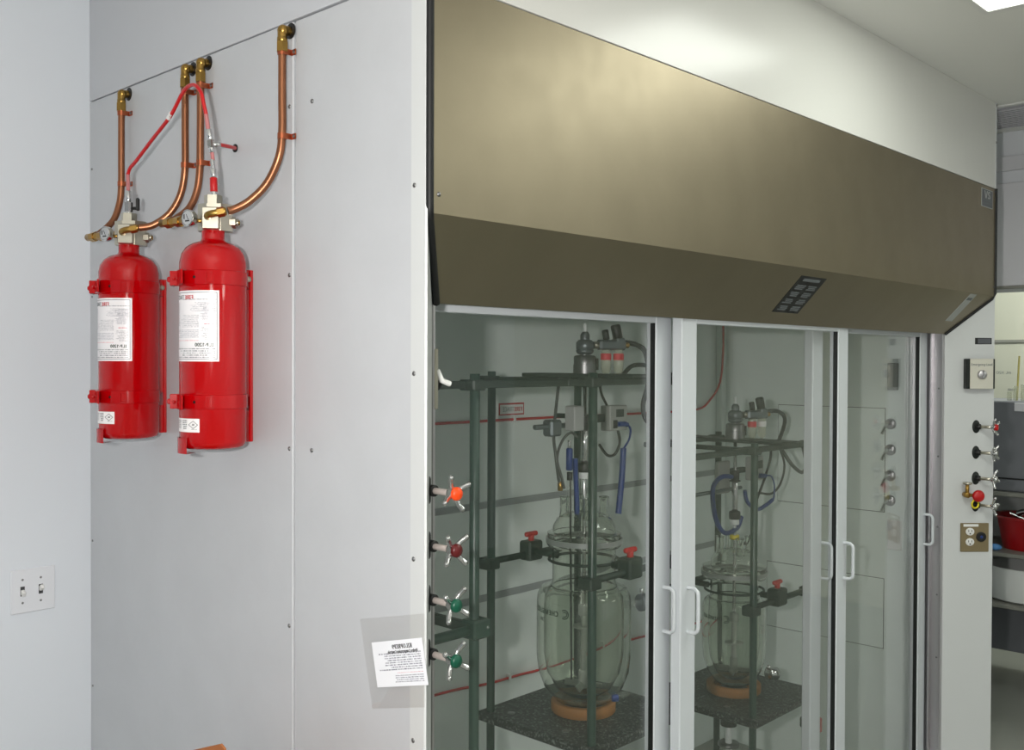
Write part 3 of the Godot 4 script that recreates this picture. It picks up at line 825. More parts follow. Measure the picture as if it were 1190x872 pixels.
func fire_cylinders():
	var lab := mat("cyl_label", Color(1, 1, 1), 0.35)
	lab.albedo_texture = print_tex(256, 300, Color(0.93, 0.92, 0.93), [
		[14, 30, 14, 70, 6, Color(0.62, 0.62, 0.64)], [36, 44, 16, 244, 7, Color(0.55, 0.55, 0.58)],
		[50, 96, 130, 244, 6, Color(0.68, 0.68, 0.71)], [50, 150, 14, 60, 5, Color(0.60, 0.60, 0.64)], [52, 130, 180, 240, 5, Color(0.62, 0.62, 0.66)],
		[104, 160, 66, 176, 6, Color(0.66, 0.66, 0.69)], [140, 148, 186, 236, 7, Color(0.85, 0.45, 0.48)], [156, 210, 186, 240, 6, Color(0.60, 0.60, 0.63)],
		[166, 206, 14, 176, 6, Color(0.66, 0.66, 0.70)], [210, 217, 14, 176, 6, Color(0.88, 0.58, 0.60)],
		[244, 290, 14, 240, 9, Color(0.50, 0.50, 0.52)]], 8, 5)
	var lab2 := mat("cyl_label2", Color(1, 1, 1), 0.4)
	lab2.albedo_texture = print_tex(160, 64, Color(0.94, 0.93, 0.93), [[8, 56, 8, 60, 7, Color(0.45, 0.45, 0.47)], [8, 56, 66, 100, 9, Color(0.2, 0.2, 0.22)], [48, 56, 114, 150, 6, Color(0.5, 0.5, 0.5)]], 0, 8)
	var A := fire_cylinder(-2.285, "red fire suppression cylinder next to the wall corner, black lever valve on top")
	var B := fire_cylinder(-1.903, "red fire suppression cylinder with red-sleeved fitting on top, farther from the corner")
	# top fittings
	part(A, "ball_valve", Shape.new().cyl(Vector3(XA, 2.094, -2.285), Vector3(XA, 2.102, -2.285), 0.010, 12).hexa(Vector3(XA, 2.100, -2.285), Vector3(XA, 2.122, -2.285), 0.0105).cyl(Vector3(XA, 2.120, -2.286), Vector3(XA, 2.150, -2.288), 0.0068, 12), M.chrome)
	part(A, "lever", Shape.new(cyl_frame(-2.285)).tube([Vector3(0.008, 2.108, 0.004), Vector3(0.019, 2.108, 0.006)], 0.004, 8).box(Vector3(0.022, 2.117, 0.008), Vector3(0.008, 0.030, 0.012), 0.003), M.black, "black valve lever")
	part(B, "sensor_fitting", Shape.new().cyl(Vector3(XA, 2.094, -1.9), Vector3(XA, 2.104, -1.9), 0.008, 12).cyl(Vector3(XA, 2.133, -1.902), Vector3(XA, 2.152, -1.903), 0.0065, 12).cyl(Vector3(XA, 2.150, -1.903), Vector3(XA - 0.001, 2.172, -1.905), 0.0045, 10), M.chrome)
	part(B, "sleeve", Shape.new().cyl(Vector3(XA, 2.102, -1.900), Vector3(XA, 2.134, -1.902), 0.0078, 14, 0.002), M.red_knob, "red plastic sleeve")
	# pipes
	var px := 1.169
	copper_pipe([Vector3(px, 2.392, -2.475), Vector3(px, 2.287, -2.476), Vector3(px, 2.190, -2.477), Vector3(1.164, 2.145, -2.478), Vector3(1.145, 2.100, -2.474), Vector3(1.104, 2.062, -2.464)], -2.475, [2.377, 2.198], "copper pipe dropping closest to the wall corner")
	copper_pipe([Vector3(px, 2.392, -2.153), Vector3(px, 2.282, -2.153), Vector3(px, 2.192, -2.154), Vector3(1.165, 2.135, -2.168), Vector3(1.148, 2.092, -2.187), Vector3(1.118, 2.064, -2.207), Vector3(1.093, 2.057, -2.224)], -2.153, [2.372, 2.203], "copper pipe curving down to the corner-side cylinder's front outlet")
	copper_pipe([Vector3(px, 2.392, -2.083), Vector3(px, 2.270, -2.084), Vector3(px, 2.184, -2.087), Vector3(1.164, 2.133, -2.092), Vector3(1.146, 2.094, -2.094), Vector3(1.104, 2.062, -2.084)], -2.083, [2.374, 2.199], "copper pipe beside the arched red tube, ending behind a gauge")
	copper_pipe([Vector3(px, 2.392, -1.757), Vector3(px, 2.290, -1.757), Vector3(px, 2.219, -1.757), Vector3(1.166, 2.168, -1.764), Vector3(1.154, 2.116, -1.789), Vector3(1.130, 2.080, -1.815), Vector3(1.106, 2.062, -1.832), Vector3(1.093, 2.057, -1.838)], -1.757, [2.382, 2.210], "copper pipe sweeping down next to the panel seam")
	# red detection tubing between the two heads
	var d := thing("detection_tube", "thin red plastic tube arching between the two cylinder heads", "tube", Vector3(1.08, 2.2, -2.05))
	part(d, "tube", Shape.new().tube([Vector3(1.100, 2.190, -2.296), Vector3(1.100, 2.204, -2.284), Vector3(1.100, 2.216, -2.255), Vector3(1.097, 2.252, -2.172), Vector3(1.09, 2.29, -2.071), Vector3(1.085, 2.330, -2.005), Vector3(1.08, 2.334, -1.955), Vector3(1.08, 2.314, -1.924), Vector3(1.083, 2.283, -1.915), Vector3(1.088, 2.262, -1.914)], 0.0042, 8, 5), M.red_tube)
	part(d, "end_sleeve", Shape.new().tube([Vector3(XA, 2.145, -2.288), Vector3(1.098, 2.168, -2.291), Vector3(1.100, 2.192, -2.297)], 0.0046, 8, 3), M.pink_tube)
	part(d, "end_sleeve", Shape.new().tube([Vector3(1.087, 2.266, -1.914), Vector3(1.091, 2.228, -1.911)], 0.0046, 8), M.pink_tube)
	part(d, "tee_fitting", Shape.new().cyl(Vector3(1.091, 2.235, -1.911), Vector3(1.094, 2.210, -1.908), 0.0065, 12).hexa(Vector3(1.094, 2.212, -1.908), Vector3(1.095, 2.198, -1.907), 0.0085).cyl(Vector3(1.095, 2.200, -1.907), Vector3(1.096, 2.186, -1.906), 0.0062, 10).cyl(Vector3(1.095, 2.203, -1.906), Vector3(1.112, 2.204, -1.898), 0.0055, 10), M.chrome, "chrome tee fitting")
	part(d, "drop_tube", Shape.new().tube([Vector3(1.096, 2.188, -1.906), Vector3(1.097, 2.170, -1.904)], 0.004, 8), M.pink_tube)
	part(d, "branch_tube", Shape.new().tube([Vector3(1.110, 2.204, -1.898), Vector3(1.150, 2.210, -1.926), Vector3(XL, 2.218, -1.964)], 0.0042, 8, 3), M.red_tube)
	part(d, "wall_grommet", Shape.new(Shape.along(Vector3(XL, 2.218, -1.964), Vector3.LEFT)).lathe([Vector2(0.009, 0), Vector2(0.009, 0.003), Vector2(0.005, 0.006), Vector2(0, 0.006)], 14), M.black)
	part(d, "tie_tag", Shape.new().tube([Vector3(1.089, 2.294, -2.066), Vector3(1.091, 2.286, -2.083)], 0.0055, 8), M.white_plastic)

# ---------------------------------------------------------------- valves on the bevelled posts
func service_valve(p: Vector3, bevel_n: Vector3, cap: Material, turn: float, stem: Material, label: String, group: String):
	var t := thing("service_valve", label, "valve handle", p, group)
	var n := Vector3(0, 0, 1)
	var bt := Shape.along(p, bevel_n)
	# oval cover on the bevel
	var ov := Shape.new(Transform3D(Basis(bevel_n.cross(Vector3.UP).normalized() * 0.6, bevel_n, Vector3.UP), p))
	ov.lathe([Vector2(0.026, 0), Vector2(0.026, 0.002), Vector2(0.022, 0.004), Vector2(0, 0.004)], 24)
	part(t, "cover_plate", ov, M.oval_green, "dark oval cover plate")
	part(t, "boss", Shape.new().cyl(p, p + n * 0.018, 0.011, 14), M.black)
	part(t, "stem", Shape.new().cyl(p + n * 0.01, p + n * 0.062, 0.0062, 12), stem)
	var h := Shape.new()
	var c := p + n * 0.070
	h.cyl(p + n * 0.058, p + n * 0.076, 0.010, 14)
	for k in 4:
		var a := turn + k * TAU / 4
		var d := Vector3(cos(a), sin(a), 0)
		var w := Shape.new()
		h.tube([c, c + d * 0.014 - n * 0.001, c + d * 0.024 + n * 0.002, c + d * 0.033 + n * 0.007], 0.0052, 8)
		h.ball(c + d * 0.033 + n * 0.007, 0.0058, 8, Vector3(1, 1, 0.8))
	part(t, "handle", h, M.chrome, "chrome four-prong handle")
	part(t, "cap", Shape.new(Shape.along(p + n * 0.074, n)).lathe([Vector2(0.0125, 0), Vector2(0.0125, 0.005), Vector2(0.010, 0.0085), Vector2(0, 0.010)], 20), cap)

func valves():
	var nl := Vector3(0.7071, 0, 0.7071)
	var nr := Vector3(-0.7071, 0, 0.7071)
	var caps := [M.orange, M.maroon, M.green, M.green]
	var lab := ["chrome valve handle with orange cap, topmost on the side-panel post", "chrome valve handle with dark red cap, below the orange one", "chrome valve handle with green cap, upper of the green pair", "chrome valve handle with green cap, lowest on its post by the taped label"]
	var turns := [0.35, 0.62, 0.85, 0.9]
	for k in 4:
		service_valve(Vector3(XL + 0.07, [1.508, 1.404, 1.303, 1.201][k], ZF - 0.07), nl, caps[k], turns[k] + 0.1, M.grey_stem, lab[k], "")
	var labr := ["valve handle with red cap under the square control box", "bare chrome valve handle just above the brass cock's row", "bare chrome valve handle level above the red knob", "chrome valve handle behind the yellow tag ring"]
	for k in 4:
		service_valve(Vector3(XR - 0.051, [1.50, 1.398, 1.296, 1.190][k], ZF - 0.051), nr, M.red_knob if k == 0 else M.chrome, 0.5 + 0.4 * k, M.nickel, labr[k], "")

func on_post(s: float, y: float, out := 0.0) -> Transform3D:
	# point on the outlet post's bevel, s metres in from the outer edge; x to picture right, z out of the bevel
	var n := Vector3(-0.7071, 0, 0.7071)
	var x := Vector3(0.7071, 0, 0.7071)
	return Transform3D(Basis(x, Vector3.UP, n), Vector3(XR, y, ZF) - x * s + n * out)

func post_fixtures():
	# square control box
	var t := thing("control_box", "square cream control box with silver key knob on the outlet post", "control box", on_post(0.068, 1.65).origin)
	var T := on_post(0.068, 1.709)
	part(t, "housing", Shape.new(T).box(Vector3(0, 0, 0.014), Vector3(0.113, 0.118, 0.028), 0.002), M.oval_green, "dark green housing")
	part(t, "face_plate", Shape.new(T).box(Vector3(0.002, 0, 0.029), Vector3(0.092, 0.118, 0.003), 0.001), M.box_face)
	part(t, "key_knob", Shape.new(T * Transform3D(Basis(Vector3.RIGHT, PI / 2), Vector3(0.002, -0.003, 0.03))).lathe([Vector2(0.018, 0), Vector2(0.018, 0.008), Vector2(0.015, 0.011), Vector2(0, 0.011)], 24), M.steel, "round silver key knob")
	part(t, "key_bar", Shape.new(T).box(Vector3(0.002, -0.003, 0.044), Vector3(0.006, 0.028, 0.008), 0.002), M.chrome)
	lettering(t, "caption_text", "Emergency Load", 0.0095, M.ink_grey, T * Transform3D(Basis.IDENTITY, Vector3(0.002, 0.036, 0.0306)), 0.0, false, true, false, 0.85)
	# little labels above it
	var l := thing("post_label", "small black label plate above the square control box", "label", on_post(0.043, 1.838).origin)
	part(l, "plate", Shape.new(on_post(0.043, 1.838)).box(Vector3(0, 0, 0.001), Vector3(0.074, 0.026, 0.002), 0.0005), M.label_black)
	part(l, "print", Shape.new(on_post(0.043, 1.838)).box(Vector3(0, 0, 0.0021), Vector3(0.052, 0.020, 0.0005), 0.0001), M.label_grey)
	for q in [[0.038, 1.867, 0.034, 0.010], [0.050, 1.806, 0.062, 0.022]]:
		var w := thing("post_label", "tiny white sticker with faint grey print above the black label" if q[1] > 1.85 else "white sticker with faint grey print under the black label", "label", on_post(q[0], q[1]).origin)
		part(w, "sticker", Shape.new(on_post(q[0], q[1])).box(Vector3(0, 0, 0.0005), Vector3(q[2], q[3], 0.001), 0.0002), M.tag_white)
		var pr := Shape.new(on_post(q[0], q[1]))
		for k in (1 if q[1] > 1.85 else 3):
			pr.box(Vector3(0.006, 0.006 - k * 0.006 if q[1] < 1.85 else 0.0, 0.0011), Vector3(q[2] * (0.6 - 0.1 * k), 0.0022, 0.0003), 0.0)
		part(w, "print", pr, M.ink_grey)
	# brass gas cock with red knob and yellow ring
	var c := thing("gas_cock", "brass gas cock with round red knob above the socket plate", "valve", on_post(0.115, 1.22).origin)
	var C := on_post(0.115, 1.232)
	part(c, "body", Shape.new(C).cyl(Vector3(0, 0, 0), Vector3(0, 0, 0.03), 0.011).cyl(Vector3(0, 0, 0.022), Vector3(0, 0.042, 0.022), 0.007).cyl(Vector3(0, 0, 0.022), Vector3(0.03, -0.002, 0.026), 0.007), M.brass)
	part(c, "spout_flange", Shape.new(C).cyl(Vector3(0, 0.042, 0.022), Vector3(0, 0.050, 0.022), 0.017), M.nickel)
	part(c, "red_knob", Shape.new(C * Transform3D(Basis(Vector3.RIGHT, PI / 2), Vector3(0.036, -0.002, 0.032))).lathe([Vector2(0, 0), Vector2(0.019, 0), Vector2(0.0235, 0.005), Vector2(0.0235, 0.010), Vector2(0.019, 0.016), Vector2(0, 0.019)], 24), M.red_knob)
	part(c, "tag_ring", Shape.new(C).ring(Vector3(0.026, -0.034, 0.034), Vector3(0.25, 0, 1), 0.0155, 0.0035), M.yellow, "yellow plastic ring")
	# socket plate
	var p := thing("outlet_plate", "brass-coloured outlet plate with two white sockets and a black jack", "outlet", on_post(0.075, 1.005).origin)
	var P := on_post(0.075, 1.0615)
	part(p, "plate", Shape.new(P).box(Vector3(0, 0, 0.003), Vector3(0.113, 0.114, 0.006), 0.002), M.beige_metal)
	for k in [-1, 1]:
		var s := part(p, "socket", Shape.new(P * Transform3D(Basis(Vector3(1.0, 0, 0), Vector3(0, 0, 1), Vector3(0, -0.88, 0)), Vector3(-0.020, 0.0205 * k + 0.003, 0.006))).lathe([Vector2(0.017, 0), Vector2(0.017, 0.002), Vector2(0.015, 0.003), Vector2(0, 0.003)], 20), M.white_plastic)
		var sl := Shape.new(P)
		for x in [-0.006, 0.006]:
			sl.box(Vector3(-0.020 + x, 0.0205 * k + 0.006, 0.0092), Vector3(0.0022, 0.008, 0.0006), 0.0)
		sl.box(Vector3(-0.020, 0.0205 * k - 0.005, 0.0092), Vector3(0.005, 0.005, 0.0006), 0.0)
		part(s, "slot", sl, M.ink)
	part(p, "jack", Shape.new(P * Transform3D(Basis(Vector3.RIGHT, PI / 2), Vector3(0.024, 0.003, 0.006))).lathe([Vector2(0.019, 0), Vector2(0.019, 0.006), Vector2(0.014, 0.008), Vector2(0.009, 0.006), Vector2(0, 0.006)], 24), M.black, "round black jack with dark blue core")
	part(p, "jack_core", Shape.new(P).cyl(Vector3(0.024, 0.003, 0.011), Vector3(0.024, 0.003, 0.0135), 0.006), M.blue)
	part(p, "sticker", Shape.new(P).box(Vector3(-0.016, 0.048, 0.0062), Vector3(0.06, 0.010, 0.0006), 0.0), M.white_plastic)

# ---------------------------------------------------------------- inside the hood
const POST_R := 0.0127
func clamp_block(S: Shape, c: Vector3):
	S.box(c, Vector3(0.045, 0.045, 0.045), 0.003)

func lattice_frame(x0: float, x1: float, z0: float, z1: float, ytop: float, yarm: float, yplate: float, xleft: float, label: String) -> Node3D:
	# z0 front posts, z1 rear posts
	var t := thing("lattice_frame", label, "support frame", Vector3((x0 + x1) / 2, 0, (z0 + z1) / 2), "dark green lattice frames inside the hood")
	for x in [x0, x1]:
		for z in [z0, z1]:
			part(t, "post", Shape.new().cyl(Vector3(x, 0, z), Vector3(x, ytop + 0.012, z), POST_R, 18), M.lattice)
	var yb := ytop - 0.012
	for z in [z0, z1]:
		part(t, "top_bar", Shape.new().span(Vector3(x0 - 0.05 if z == z1 else xleft, yb - 0.013, z - 0.035), Vector3(x1 + 0.03, yb + 0.006, z - 0.012), 0.002), M.lattice_bar)
		part(t, "arm_bar", Shape.new().cyl(Vector3(x0 - 0.02, yarm, z - 0.022), Vector3(x1 + 0.02, yarm, z - 0.022), 0.0105, 12), M.lattice_bar)
		for x in [x0, x1]:
			part(t, "corner_clamp", Shape.new().box(Vector3(x, yarm, z - 0.008), Vector3(0.05, 0.035, 0.05), 0.004), M.lattice_bar)
			part(t, "corner_clamp", Shape.new().box(Vector3(x, yb - 0.003, z - 0.01), Vector3(0.045, 0.027, 0.055), 0.004), M.lattice_bar)
	for x in [x0, x1]:
		part(t, "side_bar", Shape.new().span(Vector3(x + 0.012, yb - 0.012, z1), Vector3(x + 0.032, yb + 0.004, z0), 0.002), M.lattice_bar)
	# clamps that hold the vessel neck
	var xc := (x0 + x1) / 2
	var zc := (z0 + z1) / 2
	for z in [z0, z1]:
		var s := 1.0 if z == z0 else -1.0
		var zc2: float = z - 0.022
		var k := part(t, "vessel_clamp", Shape.new().box(Vector3(xc, yarm + 0.012, zc2), Vector3(0.066, 0.062, 0.05), 0.006).cyl(Vector3(xc, yarm + 0.01, zc2), Vector3(xc, yarm + 0.01, zc + s * 0.112), 0.011, 12), M.lattice_bar)
		var kn := Shape.new()
		kn.cyl(Vector3(xc, yarm + 0.042, zc2), Vector3(xc, yarm + 0.060, zc2), 0.010, 12)
		kn.box(Vector3(xc, yarm + 0.064, zc2), Vector3(0.056, 0.015, 0.016), 0.005)
		part(k, "wing_knob", kn, M.red_knob, "red plastic wing knob")
	# steel retaining band on the neck
	part(t, "retaining_ring", Shape.new().ring(Vector3(xc, yarm + 0.012, zc), Vector3.UP, 0.108, 0.0045, 40), M.lattice_bar)
	# shelf plate
	var pl := part(t, "shelf_plate", Shape.new().span(Vector3(x0 - 0.03, yplate - 0.027, z1 - 0.03), Vector3(x1 + 0.03, yplate, z0 + 0.03), 0.003), M.granite, "speckled black composite shelf plate")
	for q in [[x0 + 0.03, z0 - 0.12], [x0 + 0.03, z1 + 0.06]]:
		part(pl, "plug", Shape.new().cyl(Vector3(q[0], yplate, q[1]), Vector3(q[0], yplate + 0.0015, q[1]), 0.012), M.dull_steel)
	return t

func reactor(xc: float, zc: float, S: Dictionary):
	var base: float = S.base     # top of the plate
	# cork ring
	var cr := thing("cork_ring", S.ring_label, "cork ring", Vector3(xc, base, zc), "")
	part(cr, "ring", Shape.new(Transform3D(Basis.IDENTITY, Vector3(xc, base, zc))).lathe([Vector2(0.072, 0), Vector2(0.097, 0), Vector2(0.1, 0.004), Vector2(0.1, 0.030), Vector2(0.096, 0.034), Vector2(0.082, 0.034), Vector2(0.072, 0.027), Vector2(0.072, 0)], 40), M.cork)
	var t := thing("glass_reactor", S.label, "glass vessel", Vector3(xc, base + 0.03, zc), "")
	var T := Transform3D(Basis.IDENTITY, Vector3(xc, 0, zc))
	var R: float = S.R
	var b: float = base + 0.015
	var ys: float = S.shoulder
	var yn: float = S.flange
	# jacketed body: outer shell, inner shell
	part(t, "jacket", Shape.new(T).shell([Vector2(0, b), Vector2(R * 0.35, b + 0.006), Vector2(R * 0.62, b + 0.026), Vector2(R * 0.85, b + 0.066), Vector2(R * 0.96, b + 0.11), Vector2(R, b + 0.16), Vector2(R, ys - 0.05), Vector2(R * 0.98, ys - 0.025), Vector2(R * 0.92, ys - 0.006), Vector2(R * 0.82, ys), Vector2(S.rn - 0.002, ys + 0.004)], 0.0035, 48), M.vessel_glass, "clear outer glass jacket")
	var r2 := R - 0.022
	part(t, "inner_vessel", Shape.new(T).shell([Vector2(0, b + 0.03), Vector2(r2 * 0.4, b + 0.036), Vector2(r2 * 0.7, b + 0.06), Vector2(r2 * 0.92, b + 0.11), Vector2(r2, b + 0.17), Vector2(r2, ys - 0.06), Vector2(r2 * 0.97, ys - 0.03), Vector2(S.rn + 0.004, ys + 0.002), Vector2(S.rn, ys + 0.02), Vector2(S.rn, yn - 0.022)], 0.0035, 48), M.vessel_glass)
	part(t, "flange", Shape.new(T).lathe([Vector2(S.rn, yn - 0.024), Vector2(S.rf - 0.004, yn - 0.022), Vector2(S.rf, yn - 0.016), Vector2(S.rf, yn - 0.003), Vector2(S.rf - 0.006, yn), Vector2(S.rn - 0.004, yn), Vector2(S.rn - 0.004, yn - 0.024), Vector2(S.rn, yn - 0.024)], 48), M.vessel_glass)
	part(t, "flange_clamp", Shape.new(T).lathe([Vector2(S.rf - 0.002, yn - 0.012), Vector2(S.rf + 0.002, yn - 0.012), Vector2(S.rf + 0.002, yn + 0.003), Vector2(S.rf - 0.002, yn + 0.003)], 48), M.flange_band)
	part(t, "lid", Shape.new(T).shell([Vector2(S.rf - 0.004, yn + 0.002), Vector2(S.rf - 0.002, yn + 0.018), Vector2(S.rn, yn + 0.022), Vector2(S.rn * 0.98, yn + 0.04), Vector2(S.rn * 0.86, yn + 0.062), Vector2(S.rn * 0.6, yn + 0.078), Vector2(0.022, yn + 0.084), Vector2(0.02, yn + 0.12)], 0.0035, 48), M.vessel_glass, "domed glass lid with necks")
	for k in 4:
		var a: float = [3.9, 5.6, 0.75, 2.4][k]
		var c: Vector3 = Vector3(sin(a), 0, cos(a)) * float(S.rn) * 0.62
		part(t, "neck", Shape.new(Transform3D(Basis.IDENTITY, Vector3(xc + c.x, 0, zc + c.z))).shell([Vector2(0.017, yn + 0.066), Vector2(0.014, yn + 0.085), Vector2(0.0145, yn + 0.125), Vector2(0.017, yn + 0.128)], 0.0035, 20), M.vessel_glass)
	# stirrer: gland, guide and paddle
	var yd: float = S.drive
	var st := thing("stirrer_drive", S.drive_label, "stirrer", Vector3(xc, yd, zc), "")
	part(st, "shaft", Shape.new(T).cyl(Vector3(0, b + 0.05, 0), Vector3(0, yd, 0), 0.006, 12), M.chrome)
	part(st, "coupling", Shape.new(T).cyl(Vector3(0, S.coupling, 0), Vector3(0, S.coupling + 0.038, 0), 0.016, 16).cyl(Vector3(0, S.coupling - 0.004, 0), Vector3(0, S.coupling, 0), 0.021), M.black)
	part(st, "guide_tube", Shape.new(T).cyl(Vector3(0, S.gland + 0.03, 0), Vector3(0, S.coupling, 0), 0.0115, 16), M.chrome)
	part(st, "gland_cap", Shape.new(T).lathe([Vector2(0, S.gland), Vector2(0.020, S.gland), Vector2(0.0215, S.gland + 0.004), Vector2(0.0215, S.gland + 0.026), Vector2(0.018, S.gland + 0.030), Vector2(0, S.gland + 0.030)], 20), M.black)
	part(st, "gland_seal", Shape.new(T).cyl(Vector3(0, S.gland - 0.02, 0), Vector3(0, S.gland, 0), 0.017, 18), M.white_ptfe)
	part(st, "gland_adapter", Shape.new(T).lathe([Vector2(0.0165, yn + 0.10), Vector2(0.0165, S.gland - 0.012)], 20), M.clear_glass)
	if S.band:
		part(st, "yellow_clip", Shape.new(T).cyl(Vector3(0, yn + 0.118, 0), Vector3(0, yn + 0.134, 0), 0.0175, 16), M.yellow)
	part(st, "stir_rod", Shape.new(T).cyl(Vector3(0, b + 0.09, 0), Vector3(0, ys - 0.09, 0), 0.0095, 14).cyl(Vector3(0, ys - 0.09, 0), Vector3(0, ys - 0.06, 0), 0.017, 16), M.white_ptfe)
	part(st, "baffle_disc", Shape.new(T).cyl(Vector3(0, S.disc, 0), Vector3(0, S.disc + 0.005, 0), 0.034, 24), M.white_ptfe)
	var pd := Shape.new(T).cyl(Vector3(0, b + 0.055, 0), Vector3(0, b + 0.11, 0), 0.015, 16)
	for k in 4:
		pd.box(Vector3(0.036, 0, 0), Vector3(0.05, 0.022, 0.005), 0.002, Transform3D(Basis(Vector3.UP, k * PI / 2 + 0.4) * Basis(Vector3.RIGHT, 0.7), Vector3(0, b + 0.068, 0)))
	part(st, "paddle", pd, M.white_ptfe)
	# motor
	var Y := Transform3D(Basis.IDENTITY, Vector3(xc, yd, zc))
	part(st, "mount_plate", Shape.new(Y).box(Vector3(0, -0.005, 0), Vector3(0.10, 0.012, 0.44), 0.002), M.lattice_bar)
	part(st, "gearbox", Shape.new(Y).lathe([Vector2(0, 0.0), Vector2(0.036, 0.0), Vector2(0.036, 0.028), Vector2(0.0345, 0.029), Vector2(0.0345, 0.052), Vector2(0.030, 0.056), Vector2(0.016, 0.058), Vector2(0.016, 0.064)], 28), M.dull_steel, "cylindrical steel gearbox")
	part(st, "name_plate", Shape.new(Y * Transform3D(Basis(Vector3.UP, 0.25), Vector3.ZERO)).box(Vector3(0.012, 0.03, 0.033), Vector3(0.018, 0.036, 0.008), 0.001), M.black)
	part(st, "air_motor", Shape.new(Y).lathe([Vector2(0.012, 0.058), Vector2(0.022, 0.061), Vector2(0.0275, 0.068), Vector2(0.0275, 0.072), Vector2(0.0255, 0.074), Vector2(0.0275, 0.076), Vector2(0.0275, 0.096), Vector2(0.020, 0.104), Vector2(0.0145, 0.105), Vector2(0.0145, 0.120), Vector2(0.009, 0.129), Vector2(0, 0.131)], 24).cyl(Vector3(0, 0.09, 0), Vector3(0.042, 0.09, 0.01), 0.010, 12), M.grey_cast, "grey cast air motor")
	part(st, "vent_plug", Shape.new(Y).cyl(Vector3(0, 0.128, 0), Vector3(0, 0.156, 0), 0.006, 12), M.white_ptfe)
	# filter regulator unit on an air line
	var fr := thing("air_regulator", S.frl_label, "air regulator", Vector3(xc + 0.09, yd + 0.03, zc), "")
	var q := Transform3D(Basis(Vector3.UP, deg_to_rad(-20)), Vector3(xc, yd - 0.010, zc))
	part(fr, "body", Shape.new(q).box(Vector3(0.085, 0.099, 0.016), Vector3(0.095, 0.032, 0.034), 0.006).box(Vector3(0.112, 0.112, 0.016), Vector3(0.03, 0.02, 0.034), 0.004), M.grey_cast)
	part(fr, "knob", Shape.new(q).cyl(Vector3(0.068, 0.115, 0.016), Vector3(0.062, 0.146, 0.016), 0.0105, 16, 0.002), M.black)
	part(fr, "knob", Shape.new(q).cyl(Vector3(0.110, 0.118, 0.016), Vector3(0.099, 0.162, 0.016), 0.0155, 18, 0.003), M.black)
	part(fr, "gauge_back", Shape.new(q).cyl(Vector3(0.118, 0.128, 0.010), Vector3(0.118, 0.150, 0.006), 0.012, 14), M.white_plastic)
	for k in 2:
		var x := 0.066 + 0.046 * k
		part(fr, "bowl", Shape.new(q).lathe([Vector2(0.014, 0.085), Vector2(0.0145, 0.06), Vector2(0.016, 0.055), Vector2(0.016, 0.028), Vector2(0.012, 0.014), Vector2(0.004, 0.008), Vector2(0, 0.006)], 18, Transform3D(Basis.IDENTITY, Vector3(x, 0, 0.016))), M.bowl_glass)
		part(fr, "bowl_band", Shape.new(q).lathe([Vector2(0.0150, 0.052), Vector2(0.0168, 0.053), Vector2(0.0168, 0.072), Vector2(0.0150, 0.073)], 18, Transform3D(Basis.IDENTITY, Vector3(x, 0, 0.016))), M.pink_band if k == 0 or S.two_bands else M.white_plastic, "coral red bowl band")
	part(fr, "hose_fitting", Shape.new(q).hexa(Vector3(0.132, 0.099, 0.016), Vector3(0.148, 0.099, 0.016), 0.009), M.brass)
	part(fr, "pipe_nipple", Shape.new(q).cyl(Vector3(0.026, 0.098, 0.012), Vector3(0.042, 0.099, 0.014), 0.011), M.nickel)
	return t

